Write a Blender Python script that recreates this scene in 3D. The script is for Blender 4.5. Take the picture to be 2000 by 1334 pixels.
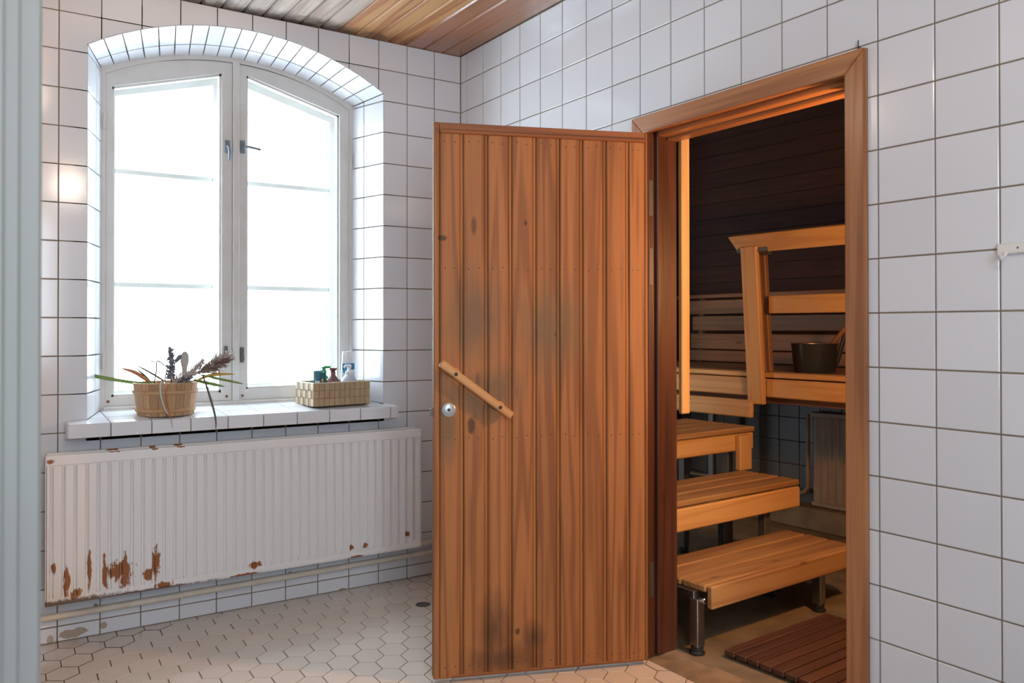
import bpy, bmesh, math, random
from mathutils import Matrix, Vector
random.seed(7)
for o in list(bpy.data.objects): bpy.data.objects.remove(o)
scene = bpy.context.scene
col = scene.collection

# ------------------------------------------------------------------ camera
CAM = Vector((-2.14415, -3.75993, 1.24650))
RT = Vector((0.836618, -0.547786, -0.000665)); UP = Vector((-0.003375, -0.006369, 0.999974)); FW = Vector((0.547776, 0.836594, 0.007177))
cd = bpy.data.cameras.new('camera'); cam = bpy.data.objects.new('camera', cd); col.objects.link(cam)
m = Matrix.Identity(4)
for i in range(3):
    m[i][0] = RT[i]; m[i][1] = UP[i]; m[i][2] = -FW[i]; m[i][3] = CAM[i]
cam.matrix_world = m
cd.sensor_width = 36; cd.lens = 29.3476; cd.shift_y = -0.019673; cd.clip_start = 0.02
cd.dof.use_dof = True; cd.dof.focus_distance = 3.6; cd.dof.aperture_fstop = 4.5
scene.camera = cam

# ------------------------------------------------------------------ world, lights, exposure
w = bpy.data.worlds.new('overcast_sky'); scene.world = w; w.use_nodes = True
bg = w.node_tree.nodes['Background']; bg.inputs[0].default_value = (0.74, 0.85, 1.0, 1); bg.inputs[1].default_value = 13.5
pl_ = bpy.data.lights.new('window_daylight', 'AREA'); pl_.shape = 'RECTANGLE'; pl_.size = 1.25; pl_.size_y = 1.7
pl_.cycles.is_portal = True
po = bpy.data.objects.new('window_daylight', pl_); col.objects.link(po)
po.location = (-1.08, 0.42, 1.68); po.rotation_euler = (math.radians(-90), 0, 0)
pl2 = bpy.data.lights.new('added_window_portal', 'AREA'); pl2.shape = 'RECTANGLE'; pl2.size = 1.1; pl2.size_y = 1.4  # portal of the added window behind the viewer
pl2.cycles.is_portal = True
po2 = bpy.data.objects.new('added_window_portal', pl2); col.objects.link(po2)
po2.location = (-2.0, -4.81, 1.6); po2.rotation_euler = (math.radians(90), 0, 0)
vs = scene.view_settings
vs.view_transform = 'Standard'; vs.look = 'None'; vs.gamma = 1; vs.use_curve_mapping = False
vs.exposure = 0.32
BATH_LAMP_W = 3.0     # flush lamp near the window wall
REAR_LAMP_W = 19.0     # lamp near the viewer
SAUNA_LAMP_W = 66.0

# ------------------------------------------------------------------ helpers
I4 = Matrix.Identity(4)
SA = Matrix.Translation((0.2, -1.47, 0)) @ Matrix.Rotation(math.radians(3.5), 4, 'Z')   # sauna axes: u, v, z
MW = {}

class MB:
    def __init__(s): s.v = []; s.f = []
    def add(s, vs, fs):
        n = len(s.v); s.v += [tuple(p) for p in vs]; s.f += [tuple(i + n for i in f) for f in fs]; return s
    def box(s, lo, hi, b=0.0, M=None):
        lo = [min(a, c) for a, c in zip(lo, hi)], [max(a, c) for a, c in zip(lo, hi)]
        lo, hi = lo
        c = [(a + d) / 2 for a, d in zip(lo, hi)]; h = [(d - a) / 2 for a, d in zip(lo, hi)]
        b = min(b, min(h) * .9)
        if b <= 0:
            vs = [Vector((c[0] + x * h[0], c[1] + y * h[1], c[2] + z * h[2])) for x in (-1, 1) for y in (-1, 1) for z in (-1, 1)]
            fs = [(0, 1, 3, 2), (4, 6, 7, 5), (0, 4, 5, 1), (2, 3, 7, 6), (0, 2, 6, 4), (1, 5, 7, 3)]
        else:
            vs = []; idx = {}
            for x in (-1, 1):
                for y in (-1, 1):
                    for z in (-1, 1):
                        for a in range(3):
                            d = [h[k] - (0 if k == a else b) for k in range(3)]
                            idx[(x, y, z, a)] = len(vs)
                            vs.append(Vector((c[0] + x * d[0], c[1] + y * d[1], c[2] + z * d[2])))
            fs = []
            for a in range(3):
                o1, o2 = [k for k in range(3) if k != a]
                for sg in (-1, 1):
                    q = []
                    for (p, r) in ((-1, -1), (1, -1), (1, 1), (-1, 1)):
                        t = [0, 0, 0]; t[a] = sg; t[o1] = p; t[o2] = r; q.append(idx[(*t, a)])
                    fs.append(q if (sg > 0) == (a != 1) else q[::-1])
            for a in range(3):
                o1, o2 = [k for k in range(3) if k != a]
                for p in (-1, 1):
                    for r in (-1, 1):
                        q = []
                        for (e, ax) in ((-1, o1), (1, o1), (1, o2), (-1, o2)):
                            t = [0, 0, 0]; t[a] = e; t[o1] = p; t[o2] = r; q.append(idx[(*t, ax)])
                        fs.append(q)
            for x in (-1, 1):
                for y in (-1, 1):
                    for z in (-1, 1): fs.append([idx[(x, y, z, a)] for a in range(3)])
        if M is not None: vs = [M @ v for v in vs]
        return s.add(vs, fs)
    def hexa(s, p8):     # 4 front points, 4 back points (same order)
        return s.add(p8, [(0, 1, 2, 3), (7, 6, 5, 4), (0, 4, 5, 1), (1, 5, 6, 2), (2, 6, 7, 3), (3, 7, 4, 0)])
    def prism(s, poly, d):   # poly: list of 3d points, d: extrusion vector
        n = len(poly); d = Vector(d)
        vs = [Vector(p) for p in poly] + [Vector(p) + d for p in poly]
        return s.add(vs, [tuple(range(n)), tuple(range(2 * n - 1, n - 1, -1))] + [(i, n + i, n + (i + 1) % n, (i + 1) % n) for i in range(n)])
    def tube(s, pts, r, n=10, cap=True):
        pts = [Vector(p) for p in pts]; rs = r if isinstance(r, (list, tuple)) else [r] * len(pts)
        vs = []; fs = []; ref = None
        for i, p in enumerate(pts):
            t = (pts[min(i + 1, len(pts) - 1)] - pts[max(i - 1, 0)]).normalized()
            if ref is None: ref = Vector((0, 0, 1)) if abs(t.z) < .9 else Vector((1, 0, 0))
            a = t.cross(ref).normalized(); b = a.cross(t).normalized(); ref = b
            for k in range(n):
                an = 2 * math.pi * k / n; vs.append(p + (a * math.cos(an) + b * math.sin(an)) * rs[i])
        for i in range(len(pts) - 1):
            for k in range(n): fs.append((i * n + k, i * n + (k + 1) % n, (i + 1) * n + (k + 1) % n, (i + 1) * n + k))
        if cap: fs += [tuple(range(n))[::-1], tuple(range((len(pts) - 1) * n, len(pts) * n))]
        return s.add(vs, fs)
    def lathe(s, prof, n=24, c=(0, 0, 0), sx=1, sy=1, cap=True):
        c = Vector(c); vs = []; fs = []
        for (r, z) in prof:
            for k in range(n):
                a = 2 * math.pi * k / n; vs.append(c + Vector((r * math.cos(a) * sx, r * math.sin(a) * sy, z)))
        for i in range(len(prof) - 1):
            for k in range(n): fs.append((i * n + k, i * n + (k + 1) % n, (i + 1) * n + (k + 1) % n, (i + 1) * n + k))
        if cap: fs += [tuple(range(n))[::-1], tuple(range((len(prof) - 1) * n, len(prof) * n))]
        return s.add(vs, fs)
    def mesh(s, name, mat, frame=I4, inv=I4, smooth=False, bevel=0, seg=2):
        me = bpy.data.meshes.new(name)
        X = inv @ frame
        me.from_pydata([X @ Vector(p) for p in s.v], [], s.f)
        bm = bmesh.new(); bm.from_mesh(me)
        if bevel:
            bmesh.ops.bevel(bm, geom=bm.edges[:], offset=bevel, segments=seg, affect='EDGES', profile=.5)
        bmesh.ops.recalc_face_normals(bm, faces=bm.faces[:])
        bm.to_mesh(me); bm.free()
        if smooth:
            for p in me.polygons: p.use_smooth = True
            if smooth != 'all':
                me.set_sharp_from_angle(angle=math.radians(40))
        me.materials.append(mat)
        return me
    def build(s, name, mat, parent=None, frame=I4, smooth=False, bevel=0, seg=2):
        inv = MW[parent.name].inverted() if parent is not None else I4
        me = s.mesh(name, mat, frame, inv, smooth, bevel, seg)
        o = bpy.data.objects.new(name, me); col.objects.link(o)
        if parent is not None:
            o.parent = parent
            MW[o.name] = MW[parent.name].copy()
        else: MW[o.name] = I4.copy()
        return o

def link(name, me, loc, parent=None, rot=0):
    o = bpy.data.objects.new(name, me); col.objects.link(o)
    o.location = loc; o.rotation_euler = (0, 0, rot)
    if parent is not None: o.parent = parent
    return o
def tag(o, label=None, cat=None, group=None, kind=None):
    if label: o['label'] = label
    if cat: o['category'] = cat
    if group: o['group'] = group
    if kind: o['kind'] = kind
    return o
def thing(name, loc, label, cat, frame=I4, rot=0, group=None):
    o = bpy.data.objects.new(name, None); col.objects.link(o); o.empty_display_size = .1
    M = frame @ Matrix.Translation(loc) @ Matrix.Rotation(rot, 4, 'Z')
    o.matrix_world = M; MW[o.name] = M
    return tag(o, label, cat, group)

# ------------------------------------------------------------------ materials
def srgb(r, g, b):
    f = lambda c: (c / 255 / 12.92) if c / 255 <= .04045 else ((c / 255 + .055) / 1.055) ** 2.4
    return (f(r), f(g), f(b), 1)
def mat_new(name):
    m = bpy.data.materials.new(name); m.use_nodes = True; nt = m.node_tree
    return m, nt, nt.nodes['Principled BSDF'], nt.nodes.new, nt.links.new
def plain(name, c, rough=.5, metal=0, bump=0, bscale=80, var=.0, spec=.5, noise=0, nscale=6, c2=None, coat=0):
    m, nt, b, N, K = mat_new(name)
    b.inputs['Base Color'].default_value = c; b.inputs['Roughness'].default_value = rough; b.inputs['Metallic'].default_value = metal
    b.inputs['Specular IOR Level'].default_value = spec; b.inputs['Coat Weight'].default_value = coat
    g = N('ShaderNodeNewGeometry')
    if noise:
        n = N('ShaderNodeTexNoise'); n.inputs['Scale'].default_value = nscale; n.inputs['Detail'].default_value = 5
        K(g.outputs['Position'], n.inputs['Vector'])
        mx = N('ShaderNodeMix'); mx.data_type = 'RGBA'; mx.inputs[6].default_value = c; mx.inputs[7].default_value = c2 or tuple(x * .6 for x in c[:3]) + (1,)
        mr = N('ShaderNodeMapRange'); mr.inputs[1].default_value = .4; mr.inputs[2].default_value = .75; mr.inputs[4].default_value = noise
        K(n.outputs[0], mr.inputs[0]); K(mr.outputs[0], mx.inputs[0]); last = mx.outputs[2]
    else:
        rgb = N('ShaderNodeRGB'); rgb.outputs[0].default_value = c; last = rgb.outputs[0]
    if var:
        oi = N('ShaderNodeObjectInfo'); hs = N('ShaderNodeHueSaturation'); mr = N('ShaderNodeMapRange')
        mr.inputs[3].default_value = 1 - var; mr.inputs[4].default_value = 1 + var
        K(oi.outputs['Random'], mr.inputs[0]); K(mr.outputs[0], hs.inputs['Value']); K(last, hs.inputs['Color']); last = hs.outputs[0]
    K(last, b.inputs['Base Color'])
    if bump:
        n2 = N('ShaderNodeTexNoise'); n2.inputs['Scale'].default_value = bscale; n2.inputs['Detail'].default_value = 3
        K(g.outputs['Position'], n2.inputs['Vector'])
        bp = N('ShaderNodeBump'); bp.inputs['Strength'].default_value = bump; bp.inputs['Distance'].default_value = .002
        K(n2.outputs[0], bp.inputs['Height']); K(bp.outputs[0], b.inputs['Normal'])
    return m

def wood(name, light, dark, axis='Z', rough=.45, ring=14, contrast=.75, var=.12, fine=.35, extra=None, coat=0, wear=None, bump=.25):
    """pine: stretched bands along the grain axis, every board with its own offset; extra(nt, colour, obj_coord) -> colour"""
    m, nt, b, N, K = mat_new(name)
    tc = N('ShaderNodeTexCoord'); oi = N('ShaderNodeObjectInfo')
    ml = N('ShaderNodeMath'); ml.operation = 'MULTIPLY'; ml.inputs[1].default_value = 31.7; K(oi.outputs['Random'], ml.inputs[0])
    cb = N('ShaderNodeCombineXYZ')
    for i in range(3): K(ml.outputs[0], cb.inputs[i])
    ad = N('ShaderNodeVectorMath'); ad.operation = 'ADD'; K(tc.outputs['Object'], ad.inputs[0]); K(cb.outputs[0], ad.inputs[1])
    def stretched(al, cr):
        mp = N('ShaderNodeMapping'); sc = [cr] * 3; sc['XYZ'.index(axis)] = al
        mp.inputs['Scale'].default_value = sc; K(ad.outputs[0], mp.inputs['Vector']); return mp.outputs[0]
    n1 = N('ShaderNodeTexNoise'); n1.inputs['Scale'].default_value = 1; n1.inputs['Detail'].default_value = 2; n1.inputs['Distortion'].default_value = .25
    K(stretched(.45, ring * .8), n1.inputs['Vector'])
    mu = N('ShaderNodeMath'); mu.operation = 'MULTIPLY'; mu.inputs[1].default_value = 34; K(n1.outputs[0], mu.inputs[0])
    sn = N('ShaderNodeMath'); sn.operation = 'SINE'; K(mu.outputs[0], sn.inputs[0])
    r1 = N('ShaderNodeMapRange'); r1.inputs[1].default_value = -.2; r1.inputs[2].default_value = 1.0; r1.inputs[4].default_value = contrast; K(sn.outputs[0], r1.inputs[0])
    n2 = N('ShaderNodeTexNoise'); n2.inputs['Scale'].default_value = 1; n2.inputs['Detail'].default_value = 4
    K(stretched(4, 190), n2.inputs['Vector'])
    r2 = N('ShaderNodeMapRange'); r2.inputs[1].default_value = .35; r2.inputs[2].default_value = .75; r2.inputs[4].default_value = fine; K(n2.outputs[0], r2.inputs[0])
    n3 = N('ShaderNodeTexNoise'); n3.inputs['Scale'].default_value = 1; n3.inputs['Detail'].default_value = 3
    K(stretched(1.3, 5), n3.inputs['Vector'])
    r3 = N('ShaderNodeMapRange'); r3.inputs[1].default_value = .35; r3.inputs[2].default_value = .7; r3.inputs[4].default_value = .3; K(n3.outputs[0], r3.inputs[0])
    a1 = N('ShaderNodeMath'); a1.operation = 'ADD'; K(r1.outputs[0], a1.inputs[0]); K(r2.outputs[0], a1.inputs[1])
    a2 = N('ShaderNodeMath'); a2.operation = 'ADD'; a2.use_clamp = True; K(a1.outputs[0], a2.inputs[0]); K(r3.outputs[0], a2.inputs[1])
    mx = N('ShaderNodeMix'); mx.data_type = 'RGBA'; mx.inputs[6].default_value = light; mx.inputs[7].default_value = dark
    K(a2.outputs[0], mx.inputs[0]); last = mx.outputs[2]
    # small knots
    vo = N('ShaderNodeTexVoronoi'); vo.inputs['Scale'].default_value = 1; K(stretched(2.2, 7), vo.inputs['Vector'])
    kn = N('ShaderNodeMapRange'); kn.inputs[1].default_value = .045; kn.inputs[2].default_value = .09; kn.inputs[3].default_value = .75; kn.inputs[4].default_value = 0; K(vo.outputs['Distance'], kn.inputs[0])
    mk = N('ShaderNodeMix'); mk.data_type = 'RGBA'; mk.inputs[7].default_value = tuple(c * .35 for c in dark[:3]) + (1,); K(kn.outputs[0], mk.inputs[0]); K(last, mk.inputs[6]); last = mk.outputs[2]
    hs = N('ShaderNodeHueSaturation'); mr = N('ShaderNodeMapRange'); mr.inputs[3].default_value = 1 - var; mr.inputs[4].default_value = 1 + var
    K(oi.outputs['Random'], mr.inputs[0]); K(mr.outputs[0], hs.inputs['Value']); K(last, hs.inputs['Color']); last = hs.outputs[0]
    if extra: last = extra(nt, last, tc.outputs['Object'])
    K(last, b.inputs['Base Color'])
    b.inputs['Roughness'].default_value = rough; b.inputs['Coat Weight'].default_value = coat; b.inputs['Coat Roughness'].default_value = .2
    bp = N('ShaderNodeBump'); bp.inputs['Strength'].default_value = bump; bp.inputs['Distance'].default_value = .001
    K(a1.outputs[0], bp.inputs['Height']); K(bp.outputs[0], b.inputs['Normal'])
    return m

def blotches(nt, coord, spots, nscale=14, wob=1.0, soft=.3, mapping=None):
    """mask of stains: spots = [(centre, radii)]; edges broken up by noise"""
    N, K = nt.nodes.new, nt.links.new
    acc = None
    for c, r in spots:
        s = N('ShaderNodeVectorMath'); s.operation = 'SUBTRACT'; s.inputs[1].default_value = c; K(coord, s.inputs[0])
        d = N('ShaderNodeVectorMath'); d.operation = 'DIVIDE'; d.inputs[1].default_value = r; K(s.outputs[0], d.inputs[0])
        l = N('ShaderNodeVectorMath'); l.operation = 'LENGTH'; K(d.outputs[0], l.inputs[0])
        if acc is None: acc = l.outputs['Value']
        else:
            mn = N('ShaderNodeMath'); mn.operation = 'MINIMUM'; K(acc, mn.inputs[0]); K(l.outputs['Value'], mn.inputs[1]); acc = mn.outputs[0]
    n = N('ShaderNodeTexNoise'); n.inputs['Scale'].default_value = nscale; n.inputs['Detail'].default_value = 6; n.inputs['Roughness'].default_value = .65
    if mapping:
        mp = N('ShaderNodeMapping'); mp.inputs['Scale'].default_value = mapping; K(coord, mp.inputs['Vector']); K(mp.outputs[0], n.inputs['Vector'])
    else: K(coord, n.inputs['Vector'])
    ns = N('ShaderNodeMath'); ns.operation = 'MULTIPLY_ADD'; ns.inputs[1].default_value = 2 * wob; ns.inputs[2].default_value = -wob; K(n.outputs[0], ns.inputs[0])
    ad = N('ShaderNodeMath'); ad.operation = 'ADD'; K(acc, ad.inputs[0]); K(ns.outputs[0], ad.inputs[1])
    mr = N('ShaderNodeMapRange'); mr.inputs[1].default_value = 1 - soft; mr.inputs[2].default_value = 1; mr.inputs[3].default_value = 1; mr.inputs[4].default_value = 0
    K(ad.outputs[0], mr.inputs[0]); return mr.outputs[0]
def mixc(nt, fac, a, cb, k=1.0):
    N, K = nt.nodes.new, nt.links.new
    mx = N('ShaderNodeMix'); mx.data_type = 'RGBA'; mx.inputs[7].default_value = cb
    if k != 1.0:
        mm = N('ShaderNodeMath'); mm.operation = 'MULTIPLY'; mm.inputs[1].default_value = k; K(fac, mm.inputs[0]); fac = mm.outputs[0]
    K(fac, mx.inputs[0])
    if isinstance(a, tuple): mx.inputs[6].default_value = a
    else: K(a, mx.inputs[6])
    return mx.outputs[2]

def tile_mat(name, c, rough=.12, chips=None):
    m, nt, b, N, K = mat_new(name)
    oi = N('ShaderNodeObjectInfo'); g = N('ShaderNodeNewGeometry')
    mr = N('ShaderNodeMapRange'); mr.inputs[3].default_value = .955; mr.inputs[4].default_value = 1.03; K(oi.outputs['Random'], mr.inputs[0])
    hs = N('ShaderNodeHueSaturation'); hs.inputs['Color'].default_value = c; K(mr.outputs[0], hs.inputs['Value']); last = hs.outputs[0]
    if chips:
        f = blotches(nt, g.outputs['Position'], chips, 22, .8, .1); last = mixc(nt, f, last, srgb(176, 158, 140))
    K(last, b.inputs['Base Color']); b.inputs['Roughness'].default_value = rough
    n = N('ShaderNodeTexNoise'); n.inputs['Scale'].default_value = 9; n.inputs['Detail'].default_value = 1
    ml = N('ShaderNodeMath'); ml.operation = 'MULTIPLY'; ml.inputs[1].default_value = 50; K(oi.outputs['Random'], ml.inputs[0])
    va = N('ShaderNodeVectorMath'); va.operation = 'ADD'; K(g.outputs['Position'], va.inputs[0]); K(ml.outputs[0], va.inputs[1]); K(va.outputs[0], n.inputs['Vector'])
    bp = N('ShaderNodeBump'); bp.inputs['Strength'].default_value = .12; bp.inputs['Distance'].default_value = -.001
    K(n.outputs[0], bp.inputs['Height']); K(bp.outputs[0], b.inputs['Normal'])
    return m

M = {}
M['tile'] = tile_mat('glazed_white_tile', (.725, .735, .78, 1), chips=[((-1.776, 0, .026), (.06, .1, .018)), ((-1.67, 0, .035), (.016, .1, .014)), ((-1.86, 0, .015), (.012, .1, .02)), ((-.646, 0, .004), (.02, .1, .008))])
M['grout'] = plain('brown_grout', srgb(128, 112, 92), .9, noise=.5, nscale=12, c2=srgb(96, 80, 62))
M['grout_white'] = plain('pale_grout', srgb(170, 165, 160), .9)
M['hex'] = tile_mat('beige_hexagon_tile', (.68, .60, .535, 1), .14, chips=None)
M['floor_grout'] = plain('dark_floor_grout', srgb(112, 92, 76), .9)
M['paint'] = plain('white_window_paint', srgb(206, 204, 202), .4, noise=.35, nscale=9, c2=srgb(184, 178, 168))
M['greypaint'] = plain('grey_painted_jamb', srgb(146, 148, 146), .55, noise=.4, nscale=3, c2=srgb(130, 130, 124))
M['plaster'] = plain('white_plaster', srgb(205, 196, 188), .8)
M['chrome'] = plain('chrome', (.75, .75, .76, 1), .18, 1)
M['steel'] = plain('brushed_steel', (.36, .35, .33, 1), .35, 1)
M['dullsteel'] = plain('dull_hinge_steel', (.16, .16, .15, 1), .5, .6)
M['legdark'] = plain('dark_steel', (.10, .085, .07, 1), .5, .5)  # darker steel than on the lowest step's legs
M['rose'] = plain('zinc_lock_rose', (.42, .50, .55, 1), .3, .4)
M['black'] = plain('black_rubber', (.015, .015, .016, 1), .35)
M['hwsteel'] = plain('grey_window_hardware', (.22, .25, .29, 1), .3, .5)
M['nail'] = plain('dark_nail', (.02, .014, .01, 1), .5)
M['screw'] = plain('rusty_screw', srgb(120, 90, 70), .6)
M['concrete'] = plain('beige_concrete', srgb(120, 100, 73), .75, bump=.5, bscale=120, noise=.8, nscale=7, c2=srgb(82, 68, 48))
M['threshold'] = plain('worn_threshold_cement', srgb(142, 120, 94), .7, bump=.5, bscale=60, noise=.9, nscale=14, c2=srgb(98, 80, 60))
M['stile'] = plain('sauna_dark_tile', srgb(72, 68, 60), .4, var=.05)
M['sgrout'] = plain('sauna_dark_grout', srgb(58, 52, 46), .9)
M['sradiator'] = plain('old_sauna_radiator_paint', srgb(140, 118, 92), .5, noise=.6, nscale=10)

def door_stain(nt, c, co):
    f = blotches(nt, co, [((.43, 0, 1.24), (.17, .5, .22)), ((.15, 0, 1.28), (.13, .5, .22)), ((.20, 0, 1.02), (.16, .5, .12)), ((.05, 0, .9), (.05, .5, .16))], 5, .55, .8, (3, 1, 1.2))
    c = mixc(nt, f, c, srgb(104, 84, 60), .75)
    f = blotches(nt, co, [((.22, 0, .17), (.085, .5, .16)), ((.36, 0, .13), (.06, .5, .08)), ((.25, 0, .07), (.2, .5, .08))], 7, .6, .9, (4, 1, 1))
    c = mixc(nt, f, c, srgb(62, 42, 28), .72)
    f = blotches(nt, co, [((.4, 0, -.02), (.6, .5, .045))], 9, .7, .8, (6, 1, 1))
    c = mixc(nt, f, c, srgb(70, 46, 28), .6)
    f = blotches(nt, co, [((.133, 0, .90), (.016, .5, .035)), ((.30, 0, .163), (.010, .5, .014)), ((.03, 0, 1.56), (.02, .5, .012)), ((.33, 0, 1.62), (.006, .5, .012)), ((.44, 0, 1.44 - .22), (.004, .5, .01))], 60, .35, .4)
    return mixc(nt, f, c, srgb(50, 28, 16), .8)
DL, DD = (.365, .150, .046, 1), (.22, .080, .022, 1)
M['door'] = wood('varnished_pine_door', DL, DD, 'Z', .6, 18, .75, .10, .35, extra=door_stain, coat=.0)
M['doorx'] = wood('varnished_pine_rail', (.28, .10, .03, 1), (.18, .058, .016, 1), 'X', .55, 16, .5, .05, .3, coat=0)
M['handle'] = wood('worn_handle_wood', (.60, .33, .125, 1), (.44, .21, .07, 1), 'X', .5, 20, .4, .05, .4)
M['casing'] = wood('brown_varnished_casing', (.46, .19, .068, 1), (.27, .095, .031, 1), 'Z', .32, 18, .6, .08, .4, coat=.4)
M['casingy'] = wood('brown_varnished_casing_head', (.46, .19, .068, 1), (.27, .095, .031, 1), 'Y', .32, 18, .6, .08, .4, coat=.4)
M['jamb'] = wood('dark_stained_jamb', (.085, .027, .011, 1), (.045, .014, .0065, 1), 'Z', .35, 14, .5, .08, .4, coat=.2)
M['jamby'] = wood('dark_stained_jamb_head', (.085, .027, .011, 1), (.045, .014, .0065, 1), 'Y', .35, 14, .5, .08, .4, coat=.2)
SL, SD = (.60, .315, .095, 1), (.46, .205, .052, 1)
for ax in 'XYZ':
    M['bench' + ax] = wood('pale_sauna_pine_' + ax.lower(), SL, SD, ax, .55, 12, .5, .07, .25)
    M['dim' + ax] = wood('dim_sauna_pine_' + ax.lower(), (.26, .115, .047, 1), (.17, .068, .026, 1), ax, .6, 14, .5, .1, .3)  # darker bench pine, the dim light on rear parts put into its colour
M['footX'] = wood('worn_step_pine', (.40, .205, .068, 1), (.26, .112, .036, 1), 'X', .55, 12, .6, .1, .3)
M['matX'] = wood('dark_duckboard_wood', (.085, .033, .017, 1), (.045, .017, .009, 1), 'X', .5, 14, .5, .2, .4)
M['sdark'] = wood('dark_sauna_panelling', (.040, .0125, .007, 1), (.020, .006, .0035, 1), 'Y', .85, 14, .5, .15, .5)
M['sdarkx'] = wood('dark_sauna_panelling_side', (.040, .0125, .007, 1), (.020, .006, .0035, 1), 'X', .85, 14, .5, .15, .5)
def mould(nt, c, co):
    N, K = nt.nodes.new, nt.links.new
    g = N('ShaderNodeNewGeometry')
    f = blotches(nt, g.outputs['Position'], [((-.95, .02, 2.65), (.70, .16, 1))], 18, .8, .7)
    c = mixc(nt, f, c, srgb(44, 36, 30), .92)
    f = blotches(nt, g.outputs['Position'], [((-1.2, -.18, 2.65), (.42, .3, 1))], 12, .8, .9, (3, 1, 1))
    return mixc(nt, f, c, srgb(120, 112, 108), .45)
M['ceil_red'] = wood('red_brown_ceiling_board', (.36, .135, .05, 1), (.27, .09, .03, 1), 'Y', .25, 14, .4, .06, .3, coat=.4)
M['ceil_gold'] = wood('golden_ceiling_board', (.50, .255, .10, 1), (.33, .125, .04, 1), 'Y', .6, 10, .85, .08, .3, extra=mould)
M['ceil_grey'] = wood('weathered_grey_ceiling_board', (.44, .36, .31, 1), (.26, .185, .14, 1), 'Y', .75, 12, .6, .1, .6, extra=mould)
M['bucket'] = wood('bucket_stave_wood', (.50, .30, .155, 1), (.36, .195, .09, 1), 'Z', .6, 20, .4, .12, .4)
M['hoop'] = wood('bucket_hoop_wood', (.50, .30, .15, 1), (.38, .2, .09, 1), 'X', .6, 20, .4, .05, .3)
M['paddle'] = plain('grey_wood_paddle', srgb(165, 158, 150), .6)

def rust_mat():
    m, nt, b, N, K = mat_new('chipped_radiator_enamel')
    g = N('ShaderNodeNewGeometry'); P = g.outputs['Position']
    sp = [(-1.736, 0.308, 0.006, 0.063), (-1.682, 0.28, 0.008, 0.057), (-1.626, 0.281, 0.037, 0.035), (-1.61, .27, .014, .06), (-1.522, 0.25, 0.015, 0.021), (-1.494, 0.291, 0.012, 0.054), (-1.814, 0.272, 0.010, 0.044), (-1.78, 0.217, 0.017, 0.016), (-1.464, 0.199, 0.027, 0.011), (-1.095, 0.222, 0.02, 0.013), (-0.651, 0.231, 0.008, 0.010), (-0.583, 0.23, 0.009, 0.011), (-0.367, 0.256, 0.009, 0.014), (-1.859, 0.328, 0.006, 0.02), (-1.134, 0.186, 0.05, 0.006), (-1.87, .735, .012, .008), (-1.50, .757, .012, .006), (-1.40, .757, .014, .004), (-1.65, .757, .02, .003), (-.63, .186, .03, .006)]
    cmb = N('ShaderNodeVectorMath'); cmb.operation = 'MULTIPLY'; cmb.inputs[1].default_value = (1, 0, 1); K(P, cmb.inputs[0])
    f1 = blotches(nt, cmb.outputs[0], [((x, 0, z), (a * 1.3, 1, h * 1.25)) for x, z, a, h in sp], 75, 1.5, .2, (1, 1, .35))
    f2 = blotches(nt, cmb.outputs[0], [((-1.85, 0, .186), (.33, 1, .020)), ((-1.6, 0, .184), (.4, 1, .012))], 45, .9, .4)
    f3 = blotches(nt, cmb.outputs[0], [((-1.84, 0, .2), (.22, 1, .14))], 7, .6, 1)
    c = mixc(nt, f3, srgb(228, 226, 226), srgb(210, 196, 172), .5)
    c = mixc(nt, f1, c, srgb(146, 88, 44)); c = mixc(nt, f2, c, srgb(86, 54, 34), .9)
    K(c, b.inputs['Base Color']); b.inputs['Roughness'].default_value = .38
    return m
M['radiator'] = rust_mat()
M['pipe'] = plain('cream_pipe_paint', srgb(214, 206, 192), .45, noise=.4, nscale=20, c2=srgb(176, 158, 132))

def glass_mat():
    m, nt, b, N, K = mat_new('window_glass')
    nt.nodes.remove(b); out = nt.nodes['Material Output']
    t = N('ShaderNodeBsdfTransparent'); t.inputs[0].default_value = (.97, .99, .98, 1); gl = N('ShaderNodeBsdfGlossy'); gl.inputs['Roughness'].default_value = .02
    mx = N('ShaderNodeMixShader'); mx.inputs[0].default_value = .06
    K(t.outputs[0], mx.inputs[1]); K(gl.outputs[0], mx.inputs[2]); K(mx.outputs[0], out.inputs[0]); return m
M['glass'] = glass_mat()
def bottle_mat(name, c, rough=.08, trans=.6, alpha=1):
    m = plain(name, c, rough); b = m.node_tree.nodes['Principled BSDF']; b.inputs['Transmission Weight'].default_value = trans; b.inputs['IOR'].default_value = 1.3
    return m
def emit(name, c, s):
    m, nt, b, N, K = mat_new(name); b.inputs['Emission Color'].default_value = c; b.inputs['Emission Strength'].default_value = s; b.inputs['Base Color'].default_value = c; return m

# ------------------------------------------------------------------ setting: shell
ZC = 2.65; ROWP = .153; ROWA = 2.5102; COLP = .164676; A0 = .05766
FX, FHS, FSP, FAP = -1.083, .652, 2.395, 2.578       # front arch of the window: centre, half span, spring, apex
BX, BHS, BSP, BAP = -1.0775, .5805, 2.372, 2.512      # arch at the frame
SILLZ0, SILLS = .866, .0636; YF = .23
sillz = lambda y: SILLZ0 + SILLS * (y + .1)
def arc(x, cx, hs, sp, ap):
    r = ap - sp; R = (hs * hs + r * r) / (2 * r); d = min(abs(x - cx), hs)
    return ap - R + math.sqrt(R * R - d * d)
farc = lambda x: arc(x, FX, FHS, FSP, FAP)
barc = lambda x: arc(x, BX, BHS, BSP, BAP)
FL, FR, BL_, BR_ = FX - FHS, FX + FHS, BX - BHS, BX + BHS
GY = .003

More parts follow.
